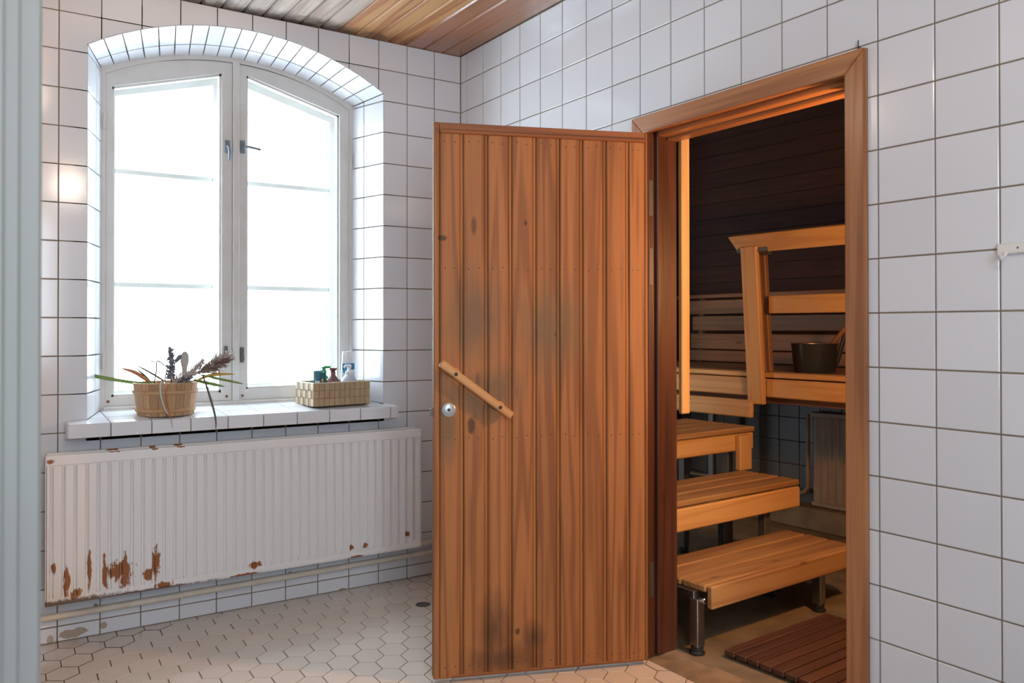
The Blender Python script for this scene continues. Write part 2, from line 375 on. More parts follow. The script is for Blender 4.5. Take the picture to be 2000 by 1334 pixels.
b = MB()
def wq(x0, x1, z0, z1): b.box((x0, GY, z0), (x1, .40, z1))
b.box((-2.2, GY, 0), (FL, .40, ZC + .05)); b.box((FR, GY, 0), (.003, .40, ZC + .05)); b.box((FL, GY, 0), (FR, .40, .80))
NA = 36
for i in range(NA):
    xa, xb = FL + (FR - FL) * i / NA, FL + (FR - FL) * (i + 1) / NA
    za, zb = farc(xa), farc(xb)
    b.hexa([(xa, GY, za), (xb, GY, zb), (xb, GY, ZC + .05), (xa, GY, ZC + .05), (xa, .40, za), (xb, .40, zb), (xb, .40, ZC + .05), (xa, .40, ZC + .05)])
# splayed reveal lining inside the opening
def bpt(t): x = BL_ + (BR_ - BL_) * t; return x, barc(x)
def fpt(t): x = FL + (FR - FL) * t; return x, farc(x)
e = -.001
for i in range(NA):
    f0, f1, g0, g1 = fpt(i / NA), fpt((i + 1) / NA), bpt(i / NA), bpt((i + 1) / NA)
    b.hexa([(f0[0], GY, f0[1] - e), (f1[0], GY, f1[1] - e), (g1[0], .40, g1[1] - e), (g0[0], .40, g0[1] - e), (f0[0], GY, f0[1] + .1), (f1[0], GY, f1[1] + .1), (g1[0], .40, g1[1] + .16), (g0[0], .40, g0[1] + .16)])
b.hexa([(FL, GY, .80), (FL, GY, FSP), (BL_, .40, BSP), (BL_, .40, .80), (FL - .05, GY, .80), (FL - .05, GY, FSP), (FL - .05, .40, BSP), (FL - .05, .40, .80)])
b.hexa([(FR, GY, .80), (FR, GY, FSP), (BR_, .40, BSP), (BR_, .40, .80), (FR + .05, GY, .80), (FR + .05, GY, FSP), (FR + .05, .40, BSP), (FR + .05, .40, .80)])
wall_back = tag(b.build('wall_back', M['grout']), 'white tiled outer wall around the arched window', kind='structure')

b = MB()
OY0, OY1, OZ = -1.405, -2.275, 1.99
b.box((.003, .40, 0), (.13, OY0, ZC + .05)); b.box((.003, OY1, 0), (.13, -4.7, ZC + .05)); b.box((.003, OY0, OZ), (.13, OY1, ZC + .05))
wall_right = tag(b.build('wall_right', M['grout']), 'white tiled wall with the doorway into the sauna', kind='structure')

def tile_mesh(nm, sx, sz, face):
    """tile with slightly bevelled front edge; face 'y': front at y=0 looking -y; 'x': front at x=0 looking -x; 'z': up"""
    h = .0022; g = .0042; a, c = sx / 2 - g / 2, sz / 2 - g / 2; bb = .0018
    fr = [(-a + bb, 0, -c + bb), (a - bb, 0, -c + bb), (a - bb, 0, c - bb), (-a + bb, 0, c - bb)]
    md = [(-a, .0012, -c), (a, .0012, -c), (a, .0012, c), (-a, .0012, c)]
    bk = [(x, .008, z) for x, _, z in md]
    q = MB().add(fr + md + bk, [(0, 1, 2, 3)] + [(i, i + 4, (i + 1) % 4 + 4, (i + 1) % 4) for i in range(4)] + [(i + 4, i + 8, (i + 1) % 4 + 8, (i + 1) % 4 + 4) for i in range(4)])
    R = {'y': I4, 'x': Matrix.Rotation(-math.pi / 2, 4, 'Z'), 'z': Matrix.Rotation(-math.pi / 2, 4, 'X')}[face]
    return q.mesh(nm, M['tile'], R)
_tc = {}
def rect_tile(face, c0, c1, z0, z1, parent, off=0.0, mat=None):
    """c: x (face y) or y (face x)"""
    k = (face, round(abs(c1 - c0), 4), round(z1 - z0, 4), mat)
    if k not in _tc:
        _tc[k] = tile_mesh('wall_tile', abs(c1 - c0), z1 - z0, face)
        if mat: _tc[k].materials[0] = M[mat]
    cm, zm = (c0 + c1) / 2, (z0 + z1) / 2
    return link('tile', _tc[k], (cm, off, zm) if face == 'y' else (off, cm, zm), parent)
def clipped_tile(face, c0, c1, z0, z1, lo, breaks, parent):
    """tile whose lower edge follows lo(c); breaks = c values where lo jumps"""
    g = .0021; c0 += g; c1 -= g; z0 += g; z1 -= g
    xs = sorted({c0, c1, *[q for q in breaks if c0 < q < c1], *[c0 + (c1 - c0) * i / 8 for i in range(1, 8)]})
    runs = []; cur = []
    for xa, xb in zip(xs, xs[1:]):
        eps = 1e-5
        la, lb = max(z0, lo(xa + eps)), max(z0, lo(xb - eps))
        if la >= z1 - .004 and lb >= z1 - .004:
            if cur: runs.append(cur); cur = []
            continue
        cur.append((xa, xb, min(la, z1 - .001), min(lb, z1 - .001)))
    if cur: runs.append(cur)
    for r in runs:
        low = []
        for xa, xb, la, lb in r:
            for p in ((xa, la), (xb, lb)):
                if not low or abs(low[-1][0] - p[0]) > 1e-6 or abs(low[-1][1] - p[1]) > 1e-6: low.append(p)
        poly = low + [(r[-1][1], z1), (r[0][0], z1)]
        if poly[-1][0] - poly[-2][0] == 0: continue
        P = [(x, 0, z) if face == 'y' else (0, x, z) for x, z in poly]
        MB().prism(P, (0, .008, 0) if face == 'y' else (.008, 0, 0)).build('tile', M['tile'], parent)

rows = [(ROWA, ZC)] + [(max(ROWA - ROWP * (k + 1), .001), ROWA - ROWP * k) for k in range(17)]
# back wall tiles
def lo_back(x): return farc(x) if FL + .002 < x < FR - .002 else -1
for (z0, z1) in rows:
    for i in range(14):
        x0, x1 = -.153 * (i + 1), -.153 * i
        if i == 13: x0 = -2.12
        inside = x1 > FL and x0 < FR
        if not inside or z1 < .86:
            rect_tile('y', x0, x1, z0, z1, wall_back)
        else:
            def lo(x):
                if not (FL < x < FR): return -1
                return farc(x) + .0004
            if z0 > FAP: rect_tile('y', x0, x1, z0, z1, wall_back); continue
            if z0 < .84 < z1:   # row behind the sill
                def lo(x): return 9 if FL < x < FR else -1
            clipped_tile('y', x0, x1, z0, z1, lo, (FL, FR), wall_back)
# door wall tiles
CY0, CY1, CZ = -1.346, -2.333, 2.04
ybs = [0.0] + [-(A0 + COLP * j) for j in range(20)]
for (z0, z1) in rows:
    for j in range(len(ybs) - 1):
        y1, y0 = ybs[j], ybs[j + 1]
        inside = y1 > CY1 + .001 and y0 < CY0 - .001
        if not inside or z0 > CZ - .01: rect_tile('x', y0, y1, z0, z1, wall_right)
        else:
            clipped_tile('x', y0, y1, z0, z1, lambda y: CZ + .001 if CY1 < y < CY0 else -1, (CY0, CY1), wall_right)

# reveal tiles (sides and soffit of the window opening)
def quad_tile(p, n, parent, g=.0026, th=.006, mat='tile'):
    p = [Vector(q) for q in p]; n = Vector(n).normalized(); c = sum(p, Vector()) / 4
    q = []
    for i in range(4):
        a = (p[(i + 1) % 4] - p[i]).normalized(); d = (p[(i - 1) % 4] - p[i]).normalized(); q.append(p[i] + (a + d) * g)
    ft = [v + n * .002 for v in q]; bk = [v - n * th for v in q]
    return MB().hexa(ft + bk).build('tile', M[mat], parent)
def side_pt(s, y, z):   # s=-1 left, +1 right
    t = y / .40
    return (FL + (BL_ - FL) * min(y / YF, 1.6) if s < 0 else FR + (BR_ - FR) * min(y / YF, 1.6), y, z)
# adjust: lining above is straight from front edge to .40; tiles follow the same plane
def side_x(s, y): return (FL + (BL_ - FL) * y / YF) if s < 0 else (FR + (BR_ - FR) * y / YF)
for s in (-1, 1):
    nn = Vector((-s, -.28, 0))
    for (z0, z1) in rows[1:]:
        z0c = max(z0, .868); 
        if z1 < .9 or z0c > 2.37: continue
        for (ya, yb) in ((.001, .145), (.147, YF + .01)):
            zt = lambda y: min(z1, FSP + (BSP - FSP) * y / YF - .002)
            zb_ = lambda y: max(z0c, sillz(y) + .001)
            quad_tile([(side_x(s, ya), ya, zb_(ya)), (side_x(s, yb), yb, zb_(yb)), (side_x(s, yb), yb, zt(yb)), (side_x(s, ya), ya, zt(ya))], nn, wall_back)
NT = 19; ts = [0, .045] + [.045 + (1 - .09) * i / (NT - 2) for i in range(1, NT - 1)] + [1]
def mixpt(t, y):
    f, g = fpt(t), bpt(t); k = y / YF
    return Vector((f[0] + (g[0] - f[0]) * k, y, f[1] + (g[1] - f[1]) * k))
for i in range(len(ts) - 1):
    for (ya, yb) in ((.001, .145), (.147, YF + .01)):
        P = [mixpt(ts[i], ya), mixpt(ts[i + 1], ya), mixpt(ts[i + 1], yb), mixpt(ts[i], yb)]
        n = (P[1] - P[0]).cross(P[3] - P[0]); n = n if n.z < 0 else -n
        quad_tile(P, n, wall_back)

# left wall, partition by the camera, rear wall, ceiling base, floor base
tag(MB().box((-2.24, .40, 0), (-2.12, -2.33, ZC + .05)).build('wall_left', M['plaster']), 'plain wall left of the radiator', kind='structure')
W2X0, W2X1, W2Z0, W2Z1 = -2.55, -1.45, .9, 2.3
tag(MB().box((-3.3, -4.8, 0), (W2X0, -4.7, ZC + .05)).box((W2X1, -4.8, 0), (.13, -4.7, ZC + .05)).box((W2X0, -4.8, 0), (W2X1, -4.7, W2Z0)).box((W2X0, -4.8, W2Z1), (W2X1, -4.7, ZC + .05)).build('wall_rear', M['plaster']), 'plain wall behind the viewer', kind='structure')
tag(MB().box((-3.3, -4.7, 0), (-3.2, -2.33, ZC + .05)).build('wall_side', M['plaster']), 'plain wall left of the viewer', kind='structure')
tag(MB().box((-3.3, -2.45, 0), (-2.12, -2.33, ZC + .05)).build('wall_partition', M['plaster']), 'partition wall beside the grey jamb', kind='structure')
b = MB()
b.box((-2.125, -2.46, 0), (-2.0575, -2.32, ZC), .004); b.box((-2.2, -2.475, 0), (-2.083, -2.45, ZC), .004); b.box((-2.2, -2.49, 0), (-2.1015, -2.47, ZC), .004)
tag(b.build('trim_1', M['greypaint']), 'grey painted door jamb at the left edge', kind='structure')

ceil = tag(MB().box((-3.3, -4.8, ZC + .03), (.13, .40, ZC + .08)).build('ceiling', M['jamby']), 'varnished board ceiling', kind='structure')
cx = [0.0, -.105, -.213, -.318, -.406, -.496, -.584, -.672, -.758, -.852, -.940, -1.026, -1.114, -1.206, -1.295]
while cx[-1] > -2.12: cx.append(cx[-1] - .089)
cx[-1] = -2.12
for i in range(len(cx) - 1):
    x1, x0 = cx[i] - .0015, cx[i + 1] + .0015
    mt = 'ceil_red' if i < 3 else 'ceil_gold' if i < 7 else 'ceil_grey'
    pr = [(x0, ZC + .016), (x0, ZC + .006), (x0 + .007, ZC), (x1 - .007, ZC), (x1, ZC + .006), (x1, ZC + .016)]
    MB().prism([(x, .002, z) for x, z in pr], (0, -4.7, 0)).build('ceiling_board', M[mt], ceil)

floor = tag(MB().box((-3.3, -4.8, -.05), (.03, .4, -.0025)).build('floor', M['floor_grout']), 'beige hexagon tile floor', kind='structure')
HC = Vector((-.9654, -.8083)); e1 = Vector((.10577, .00765)); e2 = Vector((.05638, .10863))
hv = [(c_ - c_.normalized() * .0022) for c_ in ((e1 + e2) / 3, (2 * e2 - e1) / 3, (e2 - 2 * e1) / 3, -(e1 + e2) / 3, (e1 - 2 * e2) / 3, (2 * e1 - e2) / 3)]
hv = [(c_.x, c_.y) for c_ in hv]
q = MB().add([(x * .985, y * .985, 0) for x, y in hv] + [(x, y, -.0012) for x, y in hv] + [(x, y, -.006) for x, y in hv],
             [tuple(range(6))] + [(i, (i + 1) % 6, (i + 1) % 6 + 6, i + 6) for i in range(6)] + [(i + 6, (i + 1) % 6 + 6, (i + 1) % 6 + 12, i + 12) for i in range(6)])
hexme = q.mesh('hexagon_tile', M['hex'])
hs_ = []
for i in range(-40, 40):
    for j in range(-40, 40):
        c = HC + e1 * i + e2 * j
        if -2.14 < c.x < .05 and -2.35 < c.y < .075: hs_.append(c)
hs_.sort(key=lambda c: -(((c - Vector((-.9, -.9))).length)))
hs_ = hs_[::-1]
for c in hs_[:300]:
    link('hexagon_tile', hexme, (c.x, c.y, 0), floor)
rest = MB()
for c in hs_[300:]:
    rest.add([(x + c.x, y + c.y, 0) for x, y in hv], [tuple(range(6))])
tag(rest.build('hexagon_tile_field', M['hex'], floor), kind='stuff')

# ------------------------------------------------------------------ window
win = thing('window_1', (BX, YF, sillz(YF)), 'arched white double casement window with blown-out daylight', 'window')
tag(win, kind='structure')
def outline(off, zb, n=24):
    xl, xr = BL_ + off, BR_ - off
    return [(xl, zb)] + [(xl + (xr - xl) * i / n, barc(BL_ + (BR_ - BL_) * i / n) - off) for i in range(n + 1)] + [(xr, zb)]
def ring(o, i_, y0, y1):
    b = MB(); n = len(o)
    vs = [(x, y0, z) for x, z in o] + [(x, y0, z) for x, z in i_] + [(x, y1, z) for x, z in o] + [(x, y1, z) for x, z in i_]
    fs = []
    for k in range(n):
        k2 = (k + 1) % n
        fs += [(k, k2, n + k2, n + k), (2 * n + k, 3 * n + k, 3 * n + k2, 2 * n + k2), (k, 2 * n + k, 2 * n + k2, k2), (n + k, n + k2, 3 * n + k2, 3 * n + k)]
    return b.add(vs, fs)
ZFB = sillz(YF) - .002
ring(outline(-.03, ZFB - .03), outline(.020, ZFB + .020), YF, .31).build('window_frame', M['paint'], win)
MB().box((-1.097, YF - .008, ZFB + .015), (-1.066, .30, barc(-1.08) - .015), .003).build('mullion', M['paint'], win)
MB().box((BL_ + .01, YF - .014, ZFB - .006), (BR_ - .01, YF + .01, ZFB + .017), .004).build('sill_bead', M['paint'], win)
def casement(name, xl, xr, gl, gr, zbot, gz, ztl, ztr, y0, y1, outer=False, flip=1):
    c = bpy.data.objects.new(name, None); col.objects.link(c); c.parent = win; MW[c.name] = MW[win.name]
    n = 14
    P = lambda pts, yy0=y0, yy1=y1: MB().prism([(x, yy0, z) for x, z in pts], (0, yy1 - yy0, 0))
    topz = lambda x: barc(x) - .024
    zt = lambda x: ztl + (ztr - ztl) * (x - gl) / (gr - gl)
    P([(xl, zbot), (gl, zbot), (gl, zt(gl)), (gl, topz(gl)), (xl, topz(xl))]).build('stile', M['paint'], c)
    P([(gr, zbot), (xr, zbot), (xr, topz(xr)), (gr, topz(gr))]).build('stile', M['paint'], c)
    P([(gl, zbot), (gr, zbot), (gr, gz), (gl, gz)]).build('bottom_rail', M['paint'], c)
    tp = [(gl, zt(gl)), (gr, zt(gr))] + [(gr + (gl - gr) * k / n, topz(gr + (gl - gr) * k / n)) for k in range(n + 1)]
    P(tp).build('top_rail', M['paint'], c)
    if not outer:   # glazing bead stepping down to the pane
        bd = MB(); w_ = .010
        for lo_, hi_ in (((gl, gz), (gl + w_, zt(gl))), ((gr - w_, gz), (gr, zt(gr))), ((gl, gz), (gr, gz + w_))):
            bd.box((lo_[0], y0 + .012, lo_[1]), (hi_[0], y1, hi_[1]))
        bd.prism([(gl, y0 + .012, zt(gl)), (gr, y0 + .012, zt(gr)), (gr, y0 + .012, zt(gr) - w_), (gl, y0 + .012, zt(gl) - w_)], (0, y1 - y0 - .012, 0))
        bd.build('glazing_bead', M['paint'], c)
    ym = (y0 + y1) / 2 + .006
    MB().prism([(gl - .004, ym, gz - .004), (gr + .004, ym, gz - .004), (gr + .004, ym, zt(gr) + .004), (gl - .004, ym, zt(gl) + .004)], (0, .004, 0)).build('pane', M['glass'], c)
    if outer:
        for z in (1.44, 1.95): MB().box((gl, y0 + .004, z - .012), (gr, y1 - .004, z + .012), .003).build('muntin', M['paint'], c)
    return c
CL = casement('casement', -1.637, -1.099, -1.612, -1.145, ZFB + .022, .944, 2.300, 2.434, .236, .276)
CR = casement('casement', -1.064, -.517, -1.032, -.567, ZFB + .022, .955, 2.445, 2.318, .236, .276)
casement('outer_casement', -1.637, -1.099, -1.585, -1.160, ZFB + .03, .965, 2.285, 2.400, .340, .375, True)
casement('outer_casement', -1.064, -.517, -1.017, -.580, ZFB + .03, .975, 2.415, 2.30, .340, .375, True)
def espag(x, z, par, lever):
    b = MB(); b.box((x - .012, .228, z - .03), (x + .012, .237, z + .03), .002); b.build('handle_plate', M['hwsteel'], par)
    b = MB(); b.tube([(x, .23, z), (x, .205, z)], .007)
    if lever == 'down': b.tube([(x, .208, z), (x + .003, .203, z - .03), (x + .002, .206, z - .068)], [.006, .0065, .005])
    else: b.tube([(x, .208, z), (x + .03, .203, z - .004), (x + .075, .203, z - .010)], [.006, .0065, .006])
    b.build('handle', M['hwsteel'], par, smooth=True)
espag(-1.122, 2.093, CL, 'down'); espag(-1.050, 2.100, CR, 'side')
def low_latch(x, z, par):
    b = MB(); b.box((x - .009, .226, z - .035), (x + .009, .237, z + .035), .002); b.tube([(x, .226, z + .012), (x, .214, z + .012), (x + .002, .21, z - .022)], .005)
    b.build('latch', M['dullsteel'], par)
low_latch(-1.128, 1.125, CL); low_latch(-1.052, 1.118, CR)
for par, x, zs_ in ((CL, -1.645, (1.10, 2.14)), (CR, -.510, (1.12, 2.09))):
    for z in zs_: MB().tube([(x, .226, z - .035), (x, .226, z + .035)], .006, 8).build('hinge', M['paint'], par, smooth=True)
for par, x in ((CL, -1.625), (CL, -1.122), (CR, -1.049), (CR, -.545)):
    MB().lathe([(.007, 0), (.006, .002)], 10).build('screw', M['screw'], par, Matrix.Translation((x, .236, .925)) @ Matrix.Rotation(math.pi / 2, 4, 'X'))

w2 = bpy.data.objects.new('added_rear_window', None); col.objects.link(w2); MW['added_rear_window'] = I4.copy(); tag(w2, 'added unseen window behind the viewer for cool fill light', kind='structure')  # unseen window added to bring cool fill light into the room
for lo_, hi_ in (((W2X0, W2Z0), (W2X0 + .05, W2Z1)), ((W2X1 - .05, W2Z0), (W2X1, W2Z1)), ((W2X0 + .05, W2Z0), (W2X1 - .05, W2Z0 + .05)), ((W2X0 + .05, W2Z1 - .05), (W2X1 - .05, W2Z1)), ((-2.02, W2Z0 + .05), (-1.98, W2Z1 - .05))):
    MB().box((lo_[0], -4.78, lo_[1]), (hi_[0], -4.73, hi_[1]), .004).build('frame_bar', M['paint'], w2)
MB().box((W2X0 + .05, -4.757, W2Z0 + .05), (W2X1 - .05, -4.753, W2Z1 - .05)).build('pane', M['glass'], w2)

# ------------------------------------------------------------------ tiled window sill
b = MB()
SX0, SX1 = -1.809, -.404
b.hexa([(SX0, -.098, .812), (SX1, -.098, .812), (SX1, -.098, sillz(-.098) - .003), (SX0, -.098, sillz(-.098) - .003), (SX0, GY + .002, .812), (SX1, GY + .002, .812), (SX1, GY + .002, sillz(0) - .003), (SX0, GY + .002, sillz(0) - .003)])
b.hexa([(FL, 0, .79), (FR, 0, .79), (FR, 0, sillz(0) - .003), (FL, 0, sillz(0) - .003), (BL_ - .03, .399, .79), (BR_ + .03, .399, .79), (BR_ + .03, .399, sillz(YF) - .003), (BL_ - .03, .399, sillz(YF) - .003)])
sill = tag(b.build('trim_2', M['grout']), 'white tiled window sill ledge above the radiator', kind='structure')
sj = [SX0, -1.658, -1.506, -1.354, -1.202, -1.050, -.899, -.747, -.596, -.443, SX1]
for x0, x1 in zip(sj, sj[1:]):
    quad_tile([(x0, -.1, .812), (x1, -.1, .812), (x1, -.1, sillz(-.1) - .001), (x0, -.1, sillz(-.1) - .001)], (0, -1, 0), sill, .002)
    for ya, yb in ((-.1, .045), (.047, .20), (.202, YF)):
        def xx(x, y):
            if y <= .0: return x
            lo_, hi_ = side_x(-1, y) + .003, side_x(1, y) - .003
            return max(lo_, min(hi_, x))
        if ya < 0:   # front ledge row is cut at the wall face
            for yc, yd in ((-.1, -.0005), (.0, .045)):
                if yc >= 0 and (xx(x1, .02) - xx(x0, .02)) < .02: continue
                if yc < 0 and FL < x0 and x1 < FR:
                    continue
                if yc >= 0 and FL < x0 and x1 < FR: yc = -.1
                quad_tile([(xx(x0, yc + .001 if yc >= 0 else yc), yc, sillz(yc)), (xx(x1, yc + .001 if yc >= 0 else yc), yc, sillz(yc)), (xx(x1, yd), yd, sillz(yd)), (xx(x0, yd), yd, sillz(yd))], (0, 0, 1), sill, .0018, .004)
            continue
        if xx(x1, ya) - xx(x0, ya) < .012: continue
        quad_tile([(xx(x0, ya), ya, sillz(ya)), (xx(x1, ya), ya, sillz(ya)), (xx(x1, yb), yb, sillz(yb)), (xx(x0, yb), yb, sillz(yb))], (0, 0, 1), sill, .0018, .004)
quad_tile([(SX0, 0, .812), (SX0, -.1, .812), (SX0, -.1, sillz(-.1)), (SX0, 0, sillz(0))], (-1, 0, 0), sill, .002)
quad_tile([(SX1, 0, .812), (SX1, -.1, .812), (SX1, -.1, sillz(-.1)), (SX1, 0, sillz(0))], (1, 0, 0), sill, .002)

# ------------------------------------------------------------------ radiator under the window
rad = thing('radiator', (-1.09, -.08, .18), 'long white panel radiator with rust patches under the window', 'radiator')
RX0, RX1, RZ0, RZ1, RY = -1.888, -.292, .184, .756, -.13
def ribbed(y, dirn, dep=.012):
    NR = 39; p = (RX1 - RX0 - .02) / NR; b = MB(); prof = [(RX0, 0)]
    for k in range(NR):
        x = RX0 + .01 + k * p
        prof += [(x + p * .10, 0), (x + p * .22, dep), (x + p * .34, dep), (x + p * .46, 0)]
    prof += [(RX1, 0)]
    zs = [(RZ0, 0), (RZ0 + .028, 0), (RZ0 + .045, 1), (RZ1 - .062, 1), (RZ1 - .042, 0), (RZ1, 0)]
    n = len(prof)
    b.add([(x, y + d * s * dirn, z) for z, s in zs for x, d in prof], [(i * n + k, i * n + k + 1, (i + 1) * n + k + 1, (i + 1) * n + k) for i in range(len(zs) - 1) for k in range(n - 1)])
    return b
ribbed(RY, 1).build('front_panel', M['radiator'], rad, smooth=True)
b = MB(); b.box((RX0, RY - .003, RZ1 - .040), (RX1, RY + .016, RZ1), .004); b.box((RX0, RY - .002, RZ0), (RX1, RY + .016, RZ0 + .022), .006); b.box((RX0, RY, RZ0), (RX0 + .008, RY + .016, RZ1), .003); b.box((RX1 - .008, RY, RZ0), (RX1, RY + .016, RZ1), .003)
b.build('panel_rim', M['radiator'], rad)
b = MB(); b.box((RX0 + .006, RY + .055, RZ0 + .004), (RX1 - .006, RY + .074, RZ1 + .003), .004); b.build('back_panel', M['radiator'], rad)
b = MB(); b.box((RX0 + .012, RY + .018, RZ1 - .05), (RX1 - .012, RY + .055, RZ1 - .035)); b.build('convector', M['radiator'], rad)
for x in (RX0 + .3, RX1 - .3):
    MB().box((x - .015, RY + .07, RZ0 + .1), (x + .015, -.002, RZ1 - .1)).build('bracket', M['radiator'], rad)
b = MB(); b.tube([(RX1 - .03, RY + .03, RZ0 + .012), (RX1 + .05, RY + .04, RZ0 + .006), (RX1 + .1, -.055, RZ0), (-.002, -.055, RZ0 - .004)], .012); b.build('return_pipe', M['pipe'], rad, smooth=True)
b = MB(); b.tube([(-2.119, -.05, .116), (-.001, -.05, .130)], .0135, 14)
for x in (-1.7, -.9, -.3): b.box((x - .006, -.05, .11), (x + .006, .001, .13))
tag(b.build('heating_pipe', M['pipe'], smooth=True), 'thin cream pipe running along wall below the radiator', 'pipe')
b = MB(); b.lathe([(.034, -.001), (.034, .0015), (.030, .0025), (0.001, .0025)], 20, (-.418, -.392, 0))
tag(b.build('floor_drain', M['dullsteel']), 'small round dark drain cover in the hexagon floor', 'drain')

# ------------------------------------------------------------------ sauna doorway: casing, jambs, threshold
cas = bpy.data.objects.new('trim_3', None); col.objects.link(cas); MW['trim_3'] = I4.copy(); tag(cas, 'brown varnished wooden casing around the sauna doorway', kind='structure')
CI0, CI1, CIZ = -1.411, -2.268, 1.975
def cpr(pts, mt, nm): MB().prism([(.002, y, z) for y, z in pts], (-.020, 0, 0)).build(nm, M[mt], cas, bevel=.004)
cpr([(CY0, 0), (CY0, CZ), (CI0, CIZ), (CI0, 0)], 'casing', 'casing_board')
cpr([(CY1, 0), (CI1, 0), (CI1, CIZ), (CY1, CZ)], 'casing', 'casing_board')
cpr([(CY0, CZ + .0005), (CY1, CZ + .0005), (CI1, CIZ + .0005), (CI0, CIZ + .0005)], 'casingy', 'casing_head')
b = MB(); b.box((.0, -1.40, 0.01), (.032, -1.421, 1.99), .002); b.box((.032, -1.40, .02), (.131, -1.437, 1.985), .003); b.build('jamb', M['jamb'], cas)
b = MB(); b.box((.0, -2.28, 0.01), (.032, -2.262, 1.99), .002); b.box((.032, -2.28, .02), (.131, -2.247, 1.985), .003); b.build('jamb', M['jamb'], cas)
b = MB(); b.box((.0, -1.42, 1.982), (.032, -2.263, 1.995), .002); b.box((.032, -1.437, 1.966), (.080, -2.247, 1.99), .003); b.box((.080, -1.437, 1.955), (.131, -2.247, 1.99), .003); b.build('head_jamb', M['casingy'], cas)
for z0, z1 in ((1.665, 1.80), (1.405, 1.545), (.235, .365)):
    b = MB(); b.box((.003, -1.4205, z0), (.022, -1.4225, z1), .001)
    h = b.build('hinge_plate', M['legdark'], cas)
b = MB()
pts = [(-.008, -.004), (.005, .004), (.03, .010), (.10, .020), (.118, .018), (.165, .0), (.165, -.03), (-.008, -.03)]
b.prism([(x, -1.405, z) for x, z in pts], (0, -.87, 0))
tag(b.build('floor_threshold', M['threshold']), 'worn cement threshold strip in the doorway', kind='structure')

# ------------------------------------------------------------------ open plank door
DF = Vector((-.773, -1.165, 0)); DH = Vector((-.03, -1.45, 0)); DW = (DH - DF).length
dx = (DH - DF).normalized(); dn = Vector((-dx.y, dx.x, 0))      # dn points away from the viewer
DM = Matrix(((dx.x, dn.x, 0, DF.x), (dx.y, dn.y, 0, DF.y), (0, 0, 1, 0), (0, 0, 0, 1)))
door = bpy.data.objects.new('door_1', None); col.objects.link(door); door.matrix_world = DM; MW['door_1'] = DM.copy()
tag(door, 'open varnished pine plank door with diagonal wooden handle', 'door', kind='structure')
Z0, Z1 = .016, 1.968
MB().box((0, .009, Z0 + .004), (DW, .043, Z1 - .002), .002).build('door_core', M['door'], door, DM)
MB().box((0, -.0005, Z0), (.021, .044, Z1), .003).build('edge_lipping', M['door'], door, DM)
MB().box((DW - .012, -.0005, Z0), (DW, .044, Z1), .003).build('edge_lipping', M['door'], door, DM)
gro = [.0215, .106, .194, .281, .370, .458, .545, .634, .722, DW - .0125]
for k in range(9):
    a, c = gro[k], gro[k + 1]; s_ = .0145 if k < 8 else 0
    pr = [(a, .008), (a, .002), (a + .004, -.002), (c - s_ - .005, -.002), (c - s_, .003)]
    if s_: pr += [(c - s_ + .002, .0035), (c - s_ + .004, .001), (c - .004, .001), (c - .001, .0035)]
    pr += [(c - .0006, .009)]
    MB().prism([(x, y, Z0 + .001) for x, y in pr], (0, 0, 1.932 - Z0)).build('plank', M['door'], door, DM)
MB().box((.021, .0, 1.930), (DW - .012, .01, Z1 - .001), .001).build('top_rail', M['doorx'], door, DM)
MB().box((.021, -.012, 1.928), (DW - .006, .004, 1.942), .004).build('top_batten', M['doorx'], door, DM)
MB().box((.06, -.003, Z0), (DW - .02, .004, Z0 + .012), .003).build('bottom_strip', M['doorx'], door, DM)
ha, hb = Vector((.020, 1.124)), Vector((.272, .934)); hd = (hb - ha); hl = hd.length; an = math.atan2(hd.y, hd.x)
HM = DM @ Matrix.Translation((ha.x, -.036, ha.y)) @ Matrix.Rotation(-an, 4, 'Y')
hnd = bpy.data.objects.new('handle', None); col.objects.link(hnd); hnd.parent = door; hnd.matrix_world = HM; MW[hnd.name] = HM
hnd.matrix_parent_inverse = I4; hnd.matrix_basis = DM.inverted() @ HM
MB().box((0, -.011, -.014), (hl, .011, .014), .004).build('handle_bar', M['handle'], hnd, HM)
for t in (.066, .262):
    MB().lathe([(.0065, 0), (.006, .003), (.001, .004)], 12).build('bolt', M['nail'], hnd, HM @ Matrix.Translation((t, -.011, 0)) @ Matrix.Rotation(math.pi / 2, 4, 'X'))
    MB().lathe([(.016, -.001), (.016, .024)], 14).build('spacer', M['handle'], hnd, HM @ Matrix.Translation((t, .036, .004)) @ Matrix.Rotation(math.pi / 2, 4, 'X'))
RX90 = Matrix.Rotation(math.pi / 2, 4, 'X')
MB().lathe([(.0245, 0), (.0245, .003), (.022, .005), (.006, .005), (.005, .001), (.001, .001)], 28).build('lock_rose', M['rose'], door, DM @ Matrix.Translation((.053, -.002, .957)) @ RX90, smooth=True)
MB().box((-.004, -.001, -.004), (.004, .001, .004)).build('keyhole', M['nail'], door, DM @ Matrix.Translation((.053, -.0065, .957)))
MB().box((-.010, .014, .935), (.004, .028, .962), .002).build('latch_bolt', M['dullsteel'], door, DM)
nm = MB().lathe([(.0026, 0), (.002, .0006), (.0005, .0008)], 6).mesh('nail_head', M['nail'], RX90)
for zz in (1.905, 1.455, .855, .055):
    for k in range(9):
        for fx in (.22, .62):
            o = bpy.data.objects.new('nail_head', nm); col.objects.link(o); o.parent = door
            o.location = (gro[k] + (gro[k + 1] - gro[k]) * fx + random.uniform(-.003, .003), -.0018, zz + random.uniform(-.006, .006))
